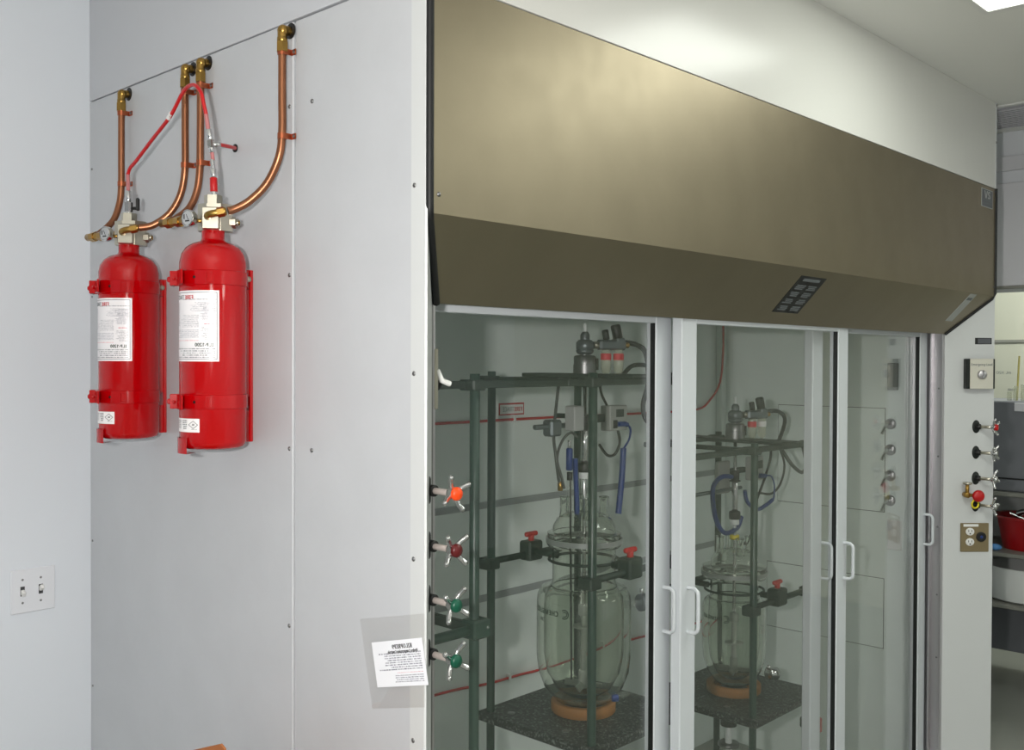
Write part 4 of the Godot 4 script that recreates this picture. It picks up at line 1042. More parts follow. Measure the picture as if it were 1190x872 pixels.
func lattice_and_reactors():
	mat("flange_band", Color(0.66, 0.68, 0.67), 0.3, 0.5)
	var z0 := -1.76
	var z1 := -2.158
	var zc := (z0 + z1) / 2
	# side rig that carries the plumbing bars
	var s := thing("side_rig", "dark green upright with cross bars next to the capped valve handles", "support frame", Vector3(1.727, 0, z0))
	part(s, "post", Shape.new().cyl(Vector3(1.727, 0, z0), Vector3(1.727, 1.72, z0), POST_R, 18), M.lattice)
	part(s, "cross_bar", Shape.new().cyl(Vector3(1.345, 1.090, z0 + 0.004), Vector3(1.727, 1.090, z0 + 0.004), 0.0125, 14), M.lattice)
	part(s, "cross_bar", Shape.new().span(Vector3(1.700, 1.083, LINER_Z), Vector3(1.716, 1.110, z0), 0.002), M.lattice_bar)
	part(s, "corner_clamp", Shape.new().box(Vector3(1.729, 1.092, z0 + 0.004), Vector3(0.058, 0.046, 0.05), 0.004), M.lattice)
	part(s, "clamp_screw", Shape.new().cyl(Vector3(1.745, 1.095, z0 + 0.028), Vector3(1.745, 1.095, z0 + 0.031), 0.004, 10), M.chrome)
	part(s, "corner_clamp", Shape.new().box(Vector3(1.727, 1.692, z0 - 0.008), Vector3(0.045, 0.027, 0.055), 0.004), M.lattice_bar)
	part(s, "cross_bar", Shape.new().span(Vector3(1.345, 1.683, z0 - 0.035), Vector3(2.099, 1.702, z0 - 0.012), 0.002), M.lattice_bar)
	part(s, "drain_nozzle", Shape.new().cyl(Vector3(1.345, 1.02, z0 + 0.05), Vector3(1.38, 1.02, z0 + 0.05), 0.016, 14), M.dull_steel)
	lattice_frame(2.190, 2.604, z0, z1, 1.708, 1.128, 0.672, 2.10, "tall dark green lattice frame around the larger reactor")
	lattice_frame(3.077, 3.489, z0, z1, 1.460, 0.892, 0.522, 2.66, "shorter dark green lattice frame around the smaller reactor")
	var sf := get_node("lattice_frame_001") as Node3D
	var lc := part(sf, "corner_clamp", Shape.new().box(Vector3(3.489, 0.40, z0), Vector3(0.05, 0.04, 0.05), 0.004), M.lattice_bar)
	part(lc, "wing_knob", Shape.new().cyl(Vector3(3.489, 0.40, z0 + 0.02), Vector3(3.489, 0.40, z0 + 0.04), 0.008, 12).box(Vector3(3.489, 0.40, z0 + 0.045), Vector3(0.015, 0.055, 0.014), 0.005), M.red_knob, "red plastic wing knob")
	reactor(2.397, zc, {base = 0.672, R = 0.146, rn = 0.098, rf = 0.116, shoulder = 1.058, flange = 1.205, drive = 1.7135, coupling = 1.545, gland = 1.41, disc = 0.93, band = false, two_bands = true,
		label = "large jacketed glass reactor with green lettering behind the first glass door", ring_label = "cork ring under the large glass reactor", drive_label = "air-driven stirrer with steel gearbox above the large reactor", frl_label = "air filter regulator with two coral bowls beside the taller stirrer"})
	reactor(3.283, zc, {base = 0.522, R = 0.118, rn = 0.088, rf = 0.12, shoulder = 0.872, flange = 0.972, drive = 1.466, coupling = 1.31, gland = 1.165, disc = 0.70, band = true, two_bands = false,
		label = "smaller jacketed glass reactor with green lettering behind the middle door", ring_label = "cork ring under the smaller glass reactor", drive_label = "air-driven stirrer above the smaller reactor", frl_label = "air filter regulator with one coral bowl beside the shorter stirrer"})
	vessel_marks(Vector3(2.397, 1.0, zc), 0.146, 1.0, 0.017)
	vessel_marks(Vector3(3.283, 0.815, zc), 0.118, 0.8, 0.015)
	plumbing(zc)

func vessel_marks(c: Vector3, R: float, k: float, hgt: float):
	var v: Node3D = null
	for n in get_children():
		if n.name.begins_with("glass_reactor") and abs(n.position.x - c.x) < 0.05:
			v = n
	var T := Transform3D(Basis(Vector3.UP, deg_to_rad(-46.5)), Vector3(c.x, c.y, c.z))
	var at := func(deg: float, dy: float) -> Transform3D: return T * Transform3D(Basis(Vector3.UP, deg_to_rad(deg)), Vector3.ZERO) * Transform3D(Basis.IDENTITY, Vector3(0, dy, R + 0.0006))
	lettering(v, "print_text", "CHEMGLASS", hgt * 0.95, M.ink_green, at.call(-57, -0.002), R, false, true, true, 0.9)
	var lg := Shape.new(at.call(-27, 0.0))
	for r in [0.007, 0.012]:
		var pts := []
		for q in 13:
			var a := -2.2 + 4.4 * q / 12
			pts.append(Vector3(cos(a) * r, sin(a) * r * 1.1, 0.0))
		lg.tube(pts, 0.0014, 6)
	part(v, "print_emblem", lg, M.ink_green)
	lettering(v, "print_text", "20 L", hgt * 0.6, M.ink_green, at.call(-64, -0.028), R, false, false, true, 0.9)

func cable(nm: String, label: String, cat: String, pts: Array, r: float, m: Material, ends := []):
	var t := thing(nm, label, cat, pts[0])
	part(t, "line", Shape.new().tube(pts, r, 8, 5), m)
	for e in ends:
		part(t, e[0], e[1], e[2])
	return t

func plumbing(zc: float):
	# air hoses
	var a := Vector3(2.397, 1.712, zc)
	cable("air_hose", "thick dark air hose looping from the taller stirrer's regulator", "hose", [Vector3(2.536, 1.811, -1.908), Vector3(2.60, 1.806, -1.915), Vector3(2.67, 1.785, -1.93), Vector3(2.70, 1.73, -1.94), Vector3(2.70, 1.67, -1.94), Vector3(2.675, 1.61, -1.94), Vector3(2.68, 1.56, -1.93), Vector3(2.735, 1.525, -1.92), Vector3(2.80, 1.53, -1.95)], 0.0085, M.hose)
	cable("air_hose", "dark air hose lying along the taller frame's top bar", "hose", [Vector3(2.475, 1.712, -1.87), Vector3(2.52, 1.738, -1.87), Vector3(2.59, 1.740, -1.87), Vector3(2.66, 1.725, -1.87), Vector3(2.72, 1.71, -1.86)], 0.007, M.hose)
	cable("air_hose", "dark air hose leaving the shorter stirrer's regulator", "hose", [Vector3(3.422, 1.561, -1.908), Vector3(3.50, 1.562, -1.94), Vector3(3.60, 1.555, -1.95), Vector3(3.70, 1.51, -1.98), Vector3(3.76, 1.40, -2.05)], 0.008, M.hose)
	cable("air_hose", "grey hose sagging under the shorter frame's top bar", "hose", [Vector3(3.33, 1.44, -1.80), Vector3(3.42, 1.37, -1.80), Vector3(3.50, 1.335, -1.80), Vector3(3.57, 1.36, -1.82), Vector3(3.60, 1.43, -1.85)], 0.007, M.grey_cable)
	# electrical box and probe wiring, tall frame
	var b := thing("junction_box", "pale grey junction box with blue plug on the taller frame", "junction box", Vector3(2.545, 1.53, zc))
	part(b, "box_body", Shape.new().span(Vector3(2.500, 1.532, zc - 0.02), Vector3(2.590, 1.612, zc + 0.02), 0.003), M.grey_box)
	part(b, "dark_window", Shape.new().span(Vector3(2.53, 1.575, zc + 0.019), Vector3(2.57, 1.60, zc + 0.0212), 0.001), M.lattice_bar)
	part(b, "socket", Shape.new().span(Vector3(2.515, 1.540, zc + 0.019), Vector3(2.535, 1.566, zc + 0.023), 0.001), M.ink)
	part(b, "plug", Shape.new().tube([Vector3(2.535, 1.553, zc + 0.024), Vector3(2.56, 1.553, zc + 0.03), Vector3(2.575, 1.55, zc + 0.03)], 0.008, 8), M.blue, "blue plug")
	part(b, "bracket", Shape.new().span(Vector3(2.44, 1.56, zc - 0.012), Vector3(2.50, 1.585, zc + 0.0), 0.002), M.lattice_bar)
	part(b, "bracket", Shape.new().span(Vector3(2.5, 1.565, z_back(zc)), Vector3(2.52, 1.58, zc - 0.01), 0.002), M.lattice_bar)
	var b2 := thing("sensor_box", "small white sensor box beside the taller stirrer shaft", "junction box", Vector3(2.355, 1.53, zc))
	part(b2, "box_body", Shape.new().span(Vector3(2.325, 1.54, zc - 0.02), Vector3(2.372, 1.616, zc + 0.02), 0.003), M.tag_white)
	part(b2, "clip_arm", Shape.new().cyl(Vector3(2.20, 1.555, zc - 0.03), Vector3(2.36, 1.555, zc - 0.03), 0.008, 10).box(Vector3(2.28, 1.55, zc - 0.03), Vector3(0.05, 0.05, 0.04), 0.006), M.grey_cast)
	cable("signal_cable", "blue cable hanging from the junction box plug", "cable", [Vector3(2.575, 1.55, zc + 0.03), Vector3(2.592, 1.535, zc + 0.03), Vector3(2.598, 1.50, zc + 0.02), Vector3(2.594, 1.468, zc)], 0.0035, M.blue, [["strap", Shape.new().tube([Vector3(2.595, 1.472, zc), Vector3(2.588, 1.38, zc), Vector3(2.570, 1.262, zc)], 0.010, 10, 4), M.blue]])
	var pb := thing("temperature_probe", "blue handled temperature probe standing in the large reactor's neck", "probe", Vector3(2.325, 1.30, zc + 0.01))
	part(pb, "handle", Shape.new().cyl(Vector3(2.325, 1.420, zc), Vector3(2.325, 1.488, zc), 0.0105, 14, 0.003), M.blue)
	part(pb, "tip_nut", Shape.new().cyl(Vector3(2.325, 1.488, zc), Vector3(2.325, 1.512, zc), 0.006, 12), M.chrome)
	part(pb, "gland", Shape.new().cyl(Vector3(2.327, 1.39, zc), Vector3(2.327, 1.415, zc), 0.009, 12), M.black)
	part(pb, "glass_tube", Shape.new().cyl(Vector3(2.327, 1.29, zc), Vector3(2.327, 1.392, zc), 0.010, 14), M.clear_glass)
	part(pb, "rod", Shape.new().cyl(Vector3(2.340, 0.78, zc), Vector3(2.330, 1.40, zc), 0.0032, 8), M.black)
	cable("signal_cable", "blue flat strap hanging beside the stirrer gland", "cable", [Vector3(2.352, 1.455, zc), Vector3(2.356, 1.39, zc), Vector3(2.362, 1.32, zc), Vector3(2.362, 1.28, zc)], 0.008, M.blue)
	cable("signal_cable", "grey cable looping down to a brass ended plug", "cable", [Vector3(2.335, 1.70, zc - 0.05), Vector3(2.31, 1.62, zc - 0.04), Vector3(2.275, 1.53, zc - 0.02), Vector3(2.262, 1.47, zc), Vector3(2.275, 1.40, zc), Vector3(2.283, 1.385, zc)], 0.005, M.grey_cable, [["plug", Shape.new().cyl(Vector3(2.283, 1.362, zc), Vector3(2.283, 1.390, zc), 0.008, 10), M.brass]])
	cable("signal_cable", "grey cable arcing above the blue probe", "cable", [Vector3(2.36, 1.52, zc), Vector3(2.33, 1.535, zc), Vector3(2.29, 1.51, zc), Vector3(2.268, 1.46, zc), Vector3(2.275, 1.41, zc + 0.01), Vector3(2.29, 1.37, zc + 0.01)], 0.004, M.grey_cable)
	cable("signal_cable", "dark cable curling below the junction box", "cable", [Vector3(2.565, 1.535, zc), Vector3(2.575, 1.49, zc), Vector3(2.55, 1.455, zc), Vector3(2.51, 1.455, zc), Vector3(2.47, 1.49, zc)], 0.0045, M.hose)
	cable("signal_cable", "dark cable running from the top bar to the junction box", "cable", [Vector3(2.47, 1.69, zc), Vector3(2.48, 1.65, zc), Vector3(2.51, 1.61, zc)], 0.004, M.hose)
	# short frame wiring
	var c := thing("junction_box", "grey junction box with blue plug on the shorter frame", "junction box", Vector3(3.36, 1.30, zc))
	part(c, "box_body", Shape.new().span(Vector3(3.39, 1.30, zc - 0.02), Vector3(3.46, 1.39, zc + 0.02), 0.003), M.grey_box)
	part(c, "box_body", Shape.new().span(Vector3(3.22, 1.26, zc - 0.05), Vector3(3.30, 1.38, zc - 0.03), 0.003), M.grey_box)
	part(c, "dark_window", Shape.new().span(Vector3(3.41, 1.345, zc + 0.019), Vector3(3.45, 1.375, zc + 0.0215), 0.001), M.lattice_bar)
	part(c, "plug", Shape.new().tube([Vector3(3.42, 1.318, zc + 0.022), Vector3(3.455, 1.315, zc + 0.03)], 0.009, 8), M.blue, "blue plug")
	part(c, "clip_arm", Shape.new().cyl(Vector3(3.02, 1.275, zc - 0.02), Vector3(3.36, 1.275, zc - 0.02), 0.007, 10), M.grey_cast)
	part(c, "bracket", Shape.new().span(Vector3(3.30, 1.33, zc - 0.04), Vector3(3.40, 1.35, zc - 0.02), 0.002), M.lattice_bar)
	cable("signal_cable", "thick blue cable looping beside the shorter stirrer shaft", "cable", [Vector3(3.26, 1.325, zc), Vector3(3.19, 1.33, zc), Vector3(3.135, 1.30, zc), Vector3(3.135, 1.23, zc), Vector3(3.165, 1.16, zc), Vector3(3.22, 1.12, zc), Vector3(3.30, 1.13, zc), Vector3(3.33, 1.17, zc)], 0.009, M.blue)
	cable("signal_cable", "blue cable bundle tied under the shorter frame's junction box", "cable", [Vector3(3.32, 1.27, zc + 0.02), Vector3(3.34, 1.225, zc + 0.02), Vector3(3.41, 1.19, zc + 0.02), Vector3(3.48, 1.20, zc + 0.02), Vector3(3.53, 1.215, zc + 0.02)], 0.0075, M.blue)
	cable("signal_cable", "thin blue lead dropping from the shorter frame's plug", "cable", [Vector3(3.45, 1.315, zc + 0.03), Vector3(3.50, 1.31, zc + 0.03), Vector3(3.525, 1.27, zc + 0.03), Vector3(3.53, 1.22, zc + 0.025)], 0.003, M.blue)
	cable("signal_cable", "dark cable trailing down past the shorter frame's front upright", "cable", [Vector3(3.55, 1.43, zc), Vector3(3.545, 1.37, zc), Vector3(3.49, 1.28, zc), Vector3(3.43, 1.20, zc), Vector3(3.41, 1.10, zc), Vector3(3.36, 1.065, zc), Vector3(3.31, 1.07, zc)], 0.005, M.hose)
	cable("signal_cable", "dark cable forming a wide loop toward the outlet-side liner", "cable", [Vector3(3.62, 1.41, zc), Vector3(3.66, 1.34, zc), Vector3(3.63, 1.27, zc), Vector3(3.56, 1.235, zc), Vector3(3.47, 1.245, zc)], 0.0045, M.hose)
	# valve on the large jacket
	var vn := thing("jacket_valve", "dark round hose connector on the large reactor's jacket", "connector", Vector3(2.55, 0.97, zc))
	part(vn, "stub", Shape.new().cyl(Vector3(2.515, 0.99, zc + 0.07), Vector3(2.57, 0.99, zc + 0.09), 0.012, 14), M.clear_glass)
	part(vn, "coupling", Shape.new().cyl(Vector3(2.565, 0.99, zc + 0.088), Vector3(2.60, 0.99, zc + 0.10), 0.027, 20), M.grey_cast)
	part(vn, "bolt", Shape.new().cyl(Vector3(2.575, 1.015, zc + 0.09), Vector3(2.575, 1.035, zc + 0.09), 0.006, 10), M.chrome)
	var dv := thing("drain_valve", "chrome drain valve at the smaller reactor's foot", "connector", Vector3(3.38, 0.56, zc + 0.06))
	part(dv, "stub", Shape.new().cyl(Vector3(3.36, 0.585, zc + 0.05), Vector3(3.41, 0.575, zc + 0.08), 0.009, 12), M.clear_glass)
	part(dv, "coupling", Shape.new().cyl(Vector3(3.405, 0.575, zc + 0.075), Vector3(3.44, 0.57, zc + 0.09), 0.024, 18).ball(Vector3(3.40, 0.60, zc + 0.08), 0.01, 10), M.chrome)
	var ov := thing("bottom_outlet", "black bottom outlet valve hanging below the smaller reactor's plate", "valve", Vector3(3.25, 0.30, zc))
	part(ov, "valve_body", Shape.new().cyl(Vector3(3.25, 0.40, zc), Vector3(3.25, 0.495, zc), 0.03, 20), M.black)
	part(ov, "stem", Shape.new().cyl(Vector3(3.25, 0.30, zc), Vector3(3.25, 0.40, zc), 0.012, 14), M.white_ptfe)
	part(ov, "flange", Shape.new().cyl(Vector3(3.25, 0.325, zc), Vector3(3.25, 0.335, zc), 0.04, 20), M.dull_steel)
	# glass stopcock and pieces on the foot of the large reactor
	var bk := thing("drain_valve", "blue tipped glass drain tap at the large reactor's foot", "connector", Vector3(2.42, 0.69, zc + 0.10))
	part(bk, "tap", Shape.new().cyl(Vector3(2.395, 0.735, zc + 0.112), Vector3(2.41, 0.735, zc + 0.125), 0.011, 14), M.blue)
	part(bk, "glass_barrel", Shape.new().cyl(Vector3(2.36, 0.735, zc + 0.09), Vector3(2.46, 0.735, zc + 0.125), 0.009, 14), M.clear_glass)
	# fire detection tubing pinned to the back liner
	var zt := LINER_Z + 0.012
	var t1 := thing("detection_tube", "red detection tube running level along the hood's back liner", "tube", Vector3(2.7, 1.54, zt))
	part(t1, "tube", Shape.new().tube([Vector3(1.34, 1.545, zt), Vector3(2.25, 1.541, zt), Vector3(2.85, 1.540, zt), Vector3(3.5, 1.535, zt), Vector3(3.84, 1.538, zt), Vector3(3.95, 1.58, zt), Vector3(4.00, 1.66, zt + 0.02), Vector3(4.008, 1.80, zt + 0.03), Vector3(4.008, 1.92, zt + 0.03), Vector3(4.008, 2.2, zt + 0.03)], 0.005, 8, 5), M.red_tube)
	for x in [1.8, 2.64, 3.3]:
		part(t1, "clip", Shape.new().span(Vector3(x - 0.006, 1.532, LINER_Z), Vector3(x + 0.006, 1.557, zt + 0.007), 0.001), M.white_plastic)
	var t2 := thing("detection_tube", "red detection tube sagging across the back liner low behind the reactors", "tube", Vector3(2.7, 0.6, zt))
	part(t2, "tube", Shape.new().tube([Vector3(1.5, 0.64, zt), Vector3(2.25, 0.628, zt), Vector3(2.5, 0.608, zt), Vector3(2.68, 0.602, zt), Vector3(2.8, 0.596, zt), Vector3(3.1, 0.598, zt), Vector3(3.4, 0.594, zt), Vector3(3.6, 0.578, zt), Vector3(4.0, 0.57, zt)], 0.005, 8, 5), M.red_tube)
	for x in [2.62, 3.2]:
		part(t2, "clip", Shape.new().span(Vector3(x - 0.006, 0.596, LINER_Z), Vector3(x + 0.006, 0.618, zt + 0.007), 0.001), M.white_plastic)
	# sign
	var sg := thing("wall_sign", "small white sign with red border on the hood's back liner", "sign", Vector3(2.639, 1.563, LINER_Z))
	part(sg, "border", Shape.new().span(Vector3(2.573, 1.556, LINER_Z), Vector3(2.705, 1.600, LINER_Z + 0.002), 0), M.ink_red)
	part(sg, "face", Shape.new().span(Vector3(2.578, 1.561, LINER_Z + 0.001), Vector3(2.700, 1.594, LINER_Z + 0.0025), 0), M.white_plastic)
	lettering(sg, "sign_text", "FIRE", 0.016, M.ink_red, Transform3D(Basis.IDENTITY, Vector3(2.673, 1.577, LINER_Z + 0.003)))
	lettering(sg, "sign_text", "TRACE", 0.016, M.ink_grey, Transform3D(Basis.IDENTITY, Vector3(2.62, 1.577, LINER_Z + 0.003)), 0.0, false, false)

func z_back(zc: float) -> float:
	return -2.17

# ---------------------------------------------------------------- beyond the hood
func far_corner():
	structure("trim_1", Shape.new().span(Vector3(4.222, CEIL - 0.006, -2.7), Vector3(4.245, CEIL + 0.004, 3.5), 0.001), M.white_plastic, "white ceiling grid bar")
	var v := thing("ceiling_vent", "grey louvred air vent in the ceiling past the hood", "vent", Vector3(4.44, CEIL, -1.3))
	part(v, "frame", Shape.new().span(Vector3(4.25, CEIL - 0.004, -1.62), Vector3(4.62, CEIL + 0.002, -0.9), 0.001), M.soffit)
	for k in 11:
		part(v, "slat", Shape.new().box(Vector3.ZERO, Vector3(0.022, 0.003, 0.68), 0.0005, Transform3D(Basis(Vector3.BACK, 0.6), Vector3(4.275 + k * 0.032, CEIL - 0.009, -1.26))), M.soffit)
	var b := thing("ceiling_bulkhead", "pale grey boxed bulkhead hanging from the ceiling past the hood", "bulkhead", Vector3(4.85, 2.085, -1.7))
	part(b, "casing", Shape.new().span(Vector3(4.70, 2.085, -2.69), Vector3(5.05, 2.545, -0.6), 0.004), M.soffit)
	part(b, "upper_casing", Shape.new().span(Vector3(4.73, 2.545, -2.69), Vector3(5.05, CEIL, -0.6), 0.003), M.wall)
	part(b, "ledge", Shape.new().span(Vector3(4.715, 2.60, -2.69), Vector3(4.73, 2.665, -0.6), 0.003), M.soffit)
	part(b, "bottom_edge", Shape.new().span(Vector3(4.692, 2.078, -2.69), Vector3(4.71, 2.092, -0.6), 0.002), M.shelf_grey)
	# white board rail on the far wall
	var wb := thing("whiteboard", "whiteboard with a grey top rail and faint writing on the cream wall", "whiteboard", Vector3(6.99, 1.2, -1.9))
	part(wb, "board", Shape.new().span(Vector3(6.985, 1.1, -2.6), Vector3(7.0, 1.885, -1.0), 0.001), M.far_wall)
	part(wb, "rail", Shape.new().span(Vector3(6.975, 1.885, -2.6), Vector3(7.0, 1.905, -1.0), 0.002), M.shelf_grey)
	lettering(wb, "handwriting", "mL  H2O", 0.018, M.ink_grey, Transform3D(Basis(Vector3(0, 0, 1), Vector3.UP, Vector3(-1, 0, 0)), Vector3(6.984, 1.69, -2.17)), 0.0, false, false, true, 1.0)
	lettering(wb, "handwriting", "wash", 0.016, M.ink_grey, Transform3D(Basis(Vector3(0, 0, 1), Vector3.UP, Vector3(-1, 0, 0)), Vector3(6.984, 1.58, -2.12)), 0.0, false, false, true, 1.0)
	# shelving
	var s := thing("shelving_unit", "grey metal shelving unit holding tubs and an oven", "shelf", Vector3(5.85, 0, -1.75))
	for y in [0.485, 0.755, 1.075]:
		part(s, "shelf", Shape.new().span(Vector3(5.58, y - 0.022, -2.4), Vector3(6.12, y, -1.0), 0.003), M.shelf_grey)
	for x in [5.6, 6.1]:
		for z in [-2.38, -1.02]:
			part(s, "upright", Shape.new().span(Vector3(x - 0.018, 0, z - 0.018), Vector3(x + 0.018, 1.075, z + 0.018), 0.002), M.shelf_grey)
	part(s, "back_panel", Shape.new().span(Vector3(6.12, 0.10, -2.4), Vector3(6.13, 1.075, -1.0), 0.001), M.oven_grey)
	var o := thing("lab_oven", "dark grey cabinet oven on top of the shelving", "oven", Vector3(5.86, 1.075, -1.8))
	part(o, "cabinet", Shape.new().span(Vector3(5.62, 1.076, -2.25), Vector3(6.08, 1.552, -1.35), 0.006), M.oven_grey)
	part(o, "control_strip", Shape.new().span(Vector3(5.612, 1.50, -1.69), Vector3(5.622, 1.545, -1.40), 0.002), M.soffit)
	part(o, "door_seam", Shape.new().span(Vector3(5.616, 1.14, -2.22), Vector3(5.6205, 1.148, -1.38), 0.001), M.black)
	for k in 3:
		var z: float = [-1.735, -1.705, -1.655][k]
		var g := thing("glass_beaker", ["short glass jar on the oven near its far corner", "narrow glass cylinder on the oven", "taller clear beaker on the oven"][k], "glassware", Vector3(5.68, 1.553, z))
		var hh: float = [0.045, 0.075, 0.085][k]
		var rr: float = [0.012, 0.011, 0.024][k]
		part(g, "wall", Shape.new(Transform3D(Basis.IDENTITY, Vector3(5.68, 1.553, z))).lathe([Vector2(0, 0.001), Vector2(rr - 0.002, 0.001), Vector2(rr, 0.003), Vector2(rr, hh), Vector2(rr + 0.002, hh + 0.002)], 20), M.bowl_glass)
	var y := thing("measuring_stick", "yellow stick standing upright behind the glassware", "stick", Vector3(5.72, 1.553, -1.70))
	part(y, "stick", Shape.new().tube([Vector3(5.72, 1.553, -1.71), Vector3(5.72, 1.79, -1.70)], 0.005, 8), M.pale_yellow)
	var r := thing("plastic_tub", "red plastic tub on the middle shelf of the shelving", "tub", Vector3(5.83, 0.755, -1.66))
	part(r, "tub_wall", Shape.new(Transform3D(Basis.IDENTITY, Vector3(5.83, 0.756, -1.655))).lathe([Vector2(0, 0), Vector2(0.145, 0), Vector2(0.175, 0.165), Vector2(0.19, 0.168), Vector2(0.19, 0.178), Vector2(0.168, 0.176), Vector2(0.14, 0.01), Vector2(0, 0.01)], 36), M.tub_red)
	var g2 := thing("steel_clamp", "shiny steel clamp lying in the red tub", "clamp", Vector3(5.76, 0.92, -1.66))
	part(g2, "jaw", Shape.new().tube([Vector3(5.72, 0.95, -1.70), Vector3(5.72, 0.965, -1.66), Vector3(5.73, 0.94, -1.61)], 0.016, 10, 3), M.chrome)
	part(g2, "bar", Shape.new().tube([Vector3(5.72, 0.95, -1.74), Vector3(5.75, 0.90, -1.62)], 0.009, 8), M.chrome)
	var w := thing("plastic_tub", "white round tub on the lowest shelf of the shelving", "tub", Vector3(5.83, 0.485, -1.66))
	part(w, "tub_wall", Shape.new(Transform3D(Basis.IDENTITY, Vector3(5.83, 0.486, -1.665))).lathe([Vector2(0, 0), Vector2(0.20, 0), Vector2(0.215, 0.01), Vector2(0.222, 0.175), Vector2(0.216, 0.18), Vector2(0.208, 0.172), Vector2(0.2, 0.012), Vector2(0, 0.012)], 40), M.tub_white)
	var bb := thing("sample_bag", "light blue bag lying on the middle shelf beside the red tub", "bag", Vector3(5.62, 0.756, -1.78))
	part(bb, "bag", Shape.new().ball(Vector3(5.63, 0.774, -1.785), 0.03, 12, Vector3(0.9, 0.55, 1.2)), M.light_blue)
	var bo := thing("folded_cloth", "folded cream cloth under the top shelf, stacked in the red tub's row", "cloth", Vector3(5.98, 0.96, -1.7))
	part(bo, "fold", Shape.new().span(Vector3(6.03, 0.756, -2.0), Vector3(6.11, 1.03, -1.5), 0.012), M.tag_white)

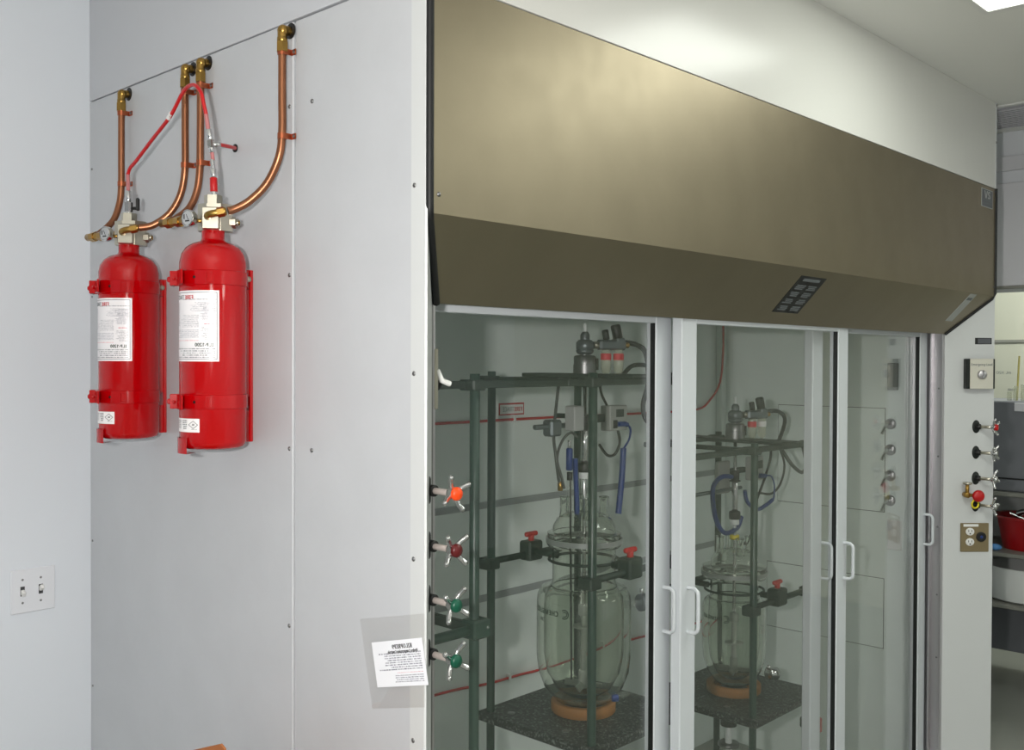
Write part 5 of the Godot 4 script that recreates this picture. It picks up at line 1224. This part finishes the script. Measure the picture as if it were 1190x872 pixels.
func small_marks():
	# canopy plates
	var f := Vector3(0, 0.682, -0.731)
	var n := Vector3(0, -0.682, 0.731).normalized()
	var up := (Vector3(0, SLOPE_Y, ZF) - Vector3(0, CAN_Y, ZF - BEV)).normalized()
	n = Vector3.RIGHT.cross(up)
	var T := Transform3D(Basis(Vector3.RIGHT, up, n), Vector3(2.693, 1.947, -1.398))
	var pl := thing("instruction_placard", "black placard of grey print on the canopy's sloping face", "placard", T.origin)
	part(pl, "plate", Shape.new(T).box(Vector3.ZERO, Vector3(0.156, 0.136, 0.002), 0.0005), M.label_black)
	var pr := Shape.new(T)
	pr.box(Vector3(0.0, 0.055, 0.001), Vector3(0.10, 0.010, 0.0006), 0.0)
	rng.seed = 4
	for c in 2:
		for r in 4:
			for l in 3:
				pr.box(Vector3(-0.036 + 0.072 * c + rng.randf_range(-0.004, 0.004), 0.034 - r * 0.026 - l * 0.0062, 0.001), Vector3(0.055 - rng.randf() * 0.016, 0.0040, 0.0006), 0.0)
	part(pl, "print", pr, M.ink_grey)
	var T2 := Transform3D(Basis(Vector3.RIGHT, up, n), Vector3(3.951, 1.962, -1.383))
	var tg := thing("canopy_tag", "pale strip tag on the canopy slope near its outlet-post end", "tag", T2.origin)
	part(tg, "strip", Shape.new(T2).box(Vector3.ZERO, Vector3(0.066, 0.135, 0.0016), 0.0004), M.tag_white)
	part(tg, "print", Shape.new(T2).box(Vector3(0, 0.044, 0.0008), Vector3(0.05, 0.012, 0.0006), 0.0), M.ink_grey)
	var T3 := Transform3D(Basis.IDENTITY, Vector3(4.075, 2.387, ZF + 0.001))
	var vs := thing("maker_plate", "grey maker's plate with white initials at the canopy's far top corner", "plate", T3.origin)
	part(vs, "rim", Shape.new(T3).box(Vector3.ZERO, Vector3(0.124, 0.070, 0.0016), 0.0004), M.tag_white)
	part(vs, "plate", Shape.new(T3).box(Vector3(0, 0, 0.0006), Vector3(0.116, 0.064, 0.0012), 0.0), M.label_grey)
	lettering(vs, "initials_text", "VS", 0.030, M.tag_white, Transform3D(Basis.IDENTITY, Vector3(4.075, 2.400, ZF + 0.0024)), 0.0, false, true, false, 1.5)
	part(vs, "print", Shape.new(T3).box(Vector3(0, -0.008, 0.0014), Vector3(0.10, 0.006, 0.0006), 0.0).box(Vector3(0, -0.019, 0.0014), Vector3(0.10, 0.006, 0.0006), 0.0), M.ink_grey)
	# tape and paper notice on the corner of the side panel
	var tp := thing("clear_tape", "wide strip of brownish clear tape over the paper notice", "tape", Vector3(XL, 1.2, -1.42))
	var q := Shape.new()
	var px := XL - 0.0008
	q.quad(Vector3(px, 1.094, -1.482), Vector3(px, 1.132, -1.3345), Vector3(px, 1.300, -1.3345), Vector3(px, 1.257, -1.520), Vector3.LEFT)
	part(tp, "film", q, M.tape_film)
	var nt := thing("paper_notice", "white printed paper notice taped to the hood's side edge", "notice", Vector3(XL, 1.2, -1.42))
	var a := Vector3(XL - 0.0016, 1.219, -1.484)
	var ex := (Vector3(XL - 0.0016, 1.256, -1.341) - a)
	var ey := (Vector3(XL - 0.0016, 1.138, -1.466) - a)
	var wq := Shape.new()
	wq.quad(a + ey, a + ey + ex, a + ex, a, Vector3.LEFT)
	var pm := mat("notice_print", Color(1, 1, 1), 0.6)
	pm.albedo_texture = print_tex(320, 180, Color(0.93, 0.94, 0.96), [[48, 120, 20, 300, 9, Color(0.50, 0.50, 0.55)], [136, 172, 80, 300, 8, Color(0.50, 0.50, 0.55)], [126, 131, 60, 300, 4, Color(0.8, 0.45, 0.5)]], 0, 31)
	part(nt, "paper", wq, pm)
	var bx := ex.normalized()
	var nrm := Vector3.LEFT
	var byv := nrm.cross(bx).normalized()
	var o := a + ex * 0.60 + ey * 0.14 + nrm * 0.0004
	lettering(nt, "title_text", "KILOPREP9", 0.0075, M.ink, Transform3D(Basis(bx, byv, nrm), o), 0.0, true, true, true, 1.0)
	lettering(nt, "title_text", "Hydro Compression Controls", 0.0052, M.ink, Transform3D(Basis(bx, byv, nrm), a + ex * 0.60 + ey * 0.25 + nrm * 0.0004), 0.0, true, true, true, 0.85)
	# cardboard box whose flap just reaches into the frame
	var ct := thing("utility_cart", "steel cart standing against the hood's side panel", "cart", Vector3(0.86, 0, -1.65))
	for y in [0.30, 0.72]:
		part(ct, "tray", Shape.new().span(Vector3(0.62, y - 0.02, -2.0), Vector3(1.10, y, -1.3), 0.004), M.steel)
	for x in [0.64, 1.08]:
		for z in [-1.98, -1.32]:
			part(ct, "leg", Shape.new().cyl(Vector3(x, 0, z), Vector3(x, 0.72, z), 0.012), M.steel)
	var cb := thing("cardboard_box", "open brown cardboard box with one raised flap below the red cylinders", "box", Vector3(0.86, 0.72, -1.65))
	part(cb, "carton", Shape.new().span(Vector3(0.70, 0.721, -1.88), Vector3(1.06, 0.93, -1.42), 0.003), M.cardboard)
	var fl := Shape.new()
	fl.prism(PackedVector2Array([Vector2(-0.16, 0), Vector2(0.15, 0), Vector2(0.128, 0.158), Vector2(0.116, 0.163), Vector2(-0.11, 0.075)]), 0.004, Transform3D(Basis(Vector3(0, 0, 1), Vector3(-0.08, 0.99, 0).normalized(), Vector3(0.99, 0.08, 0).normalized()), Vector3(0.913, 0.928, -1.655)))
	part(cb, "flap", fl, M.cardboard)
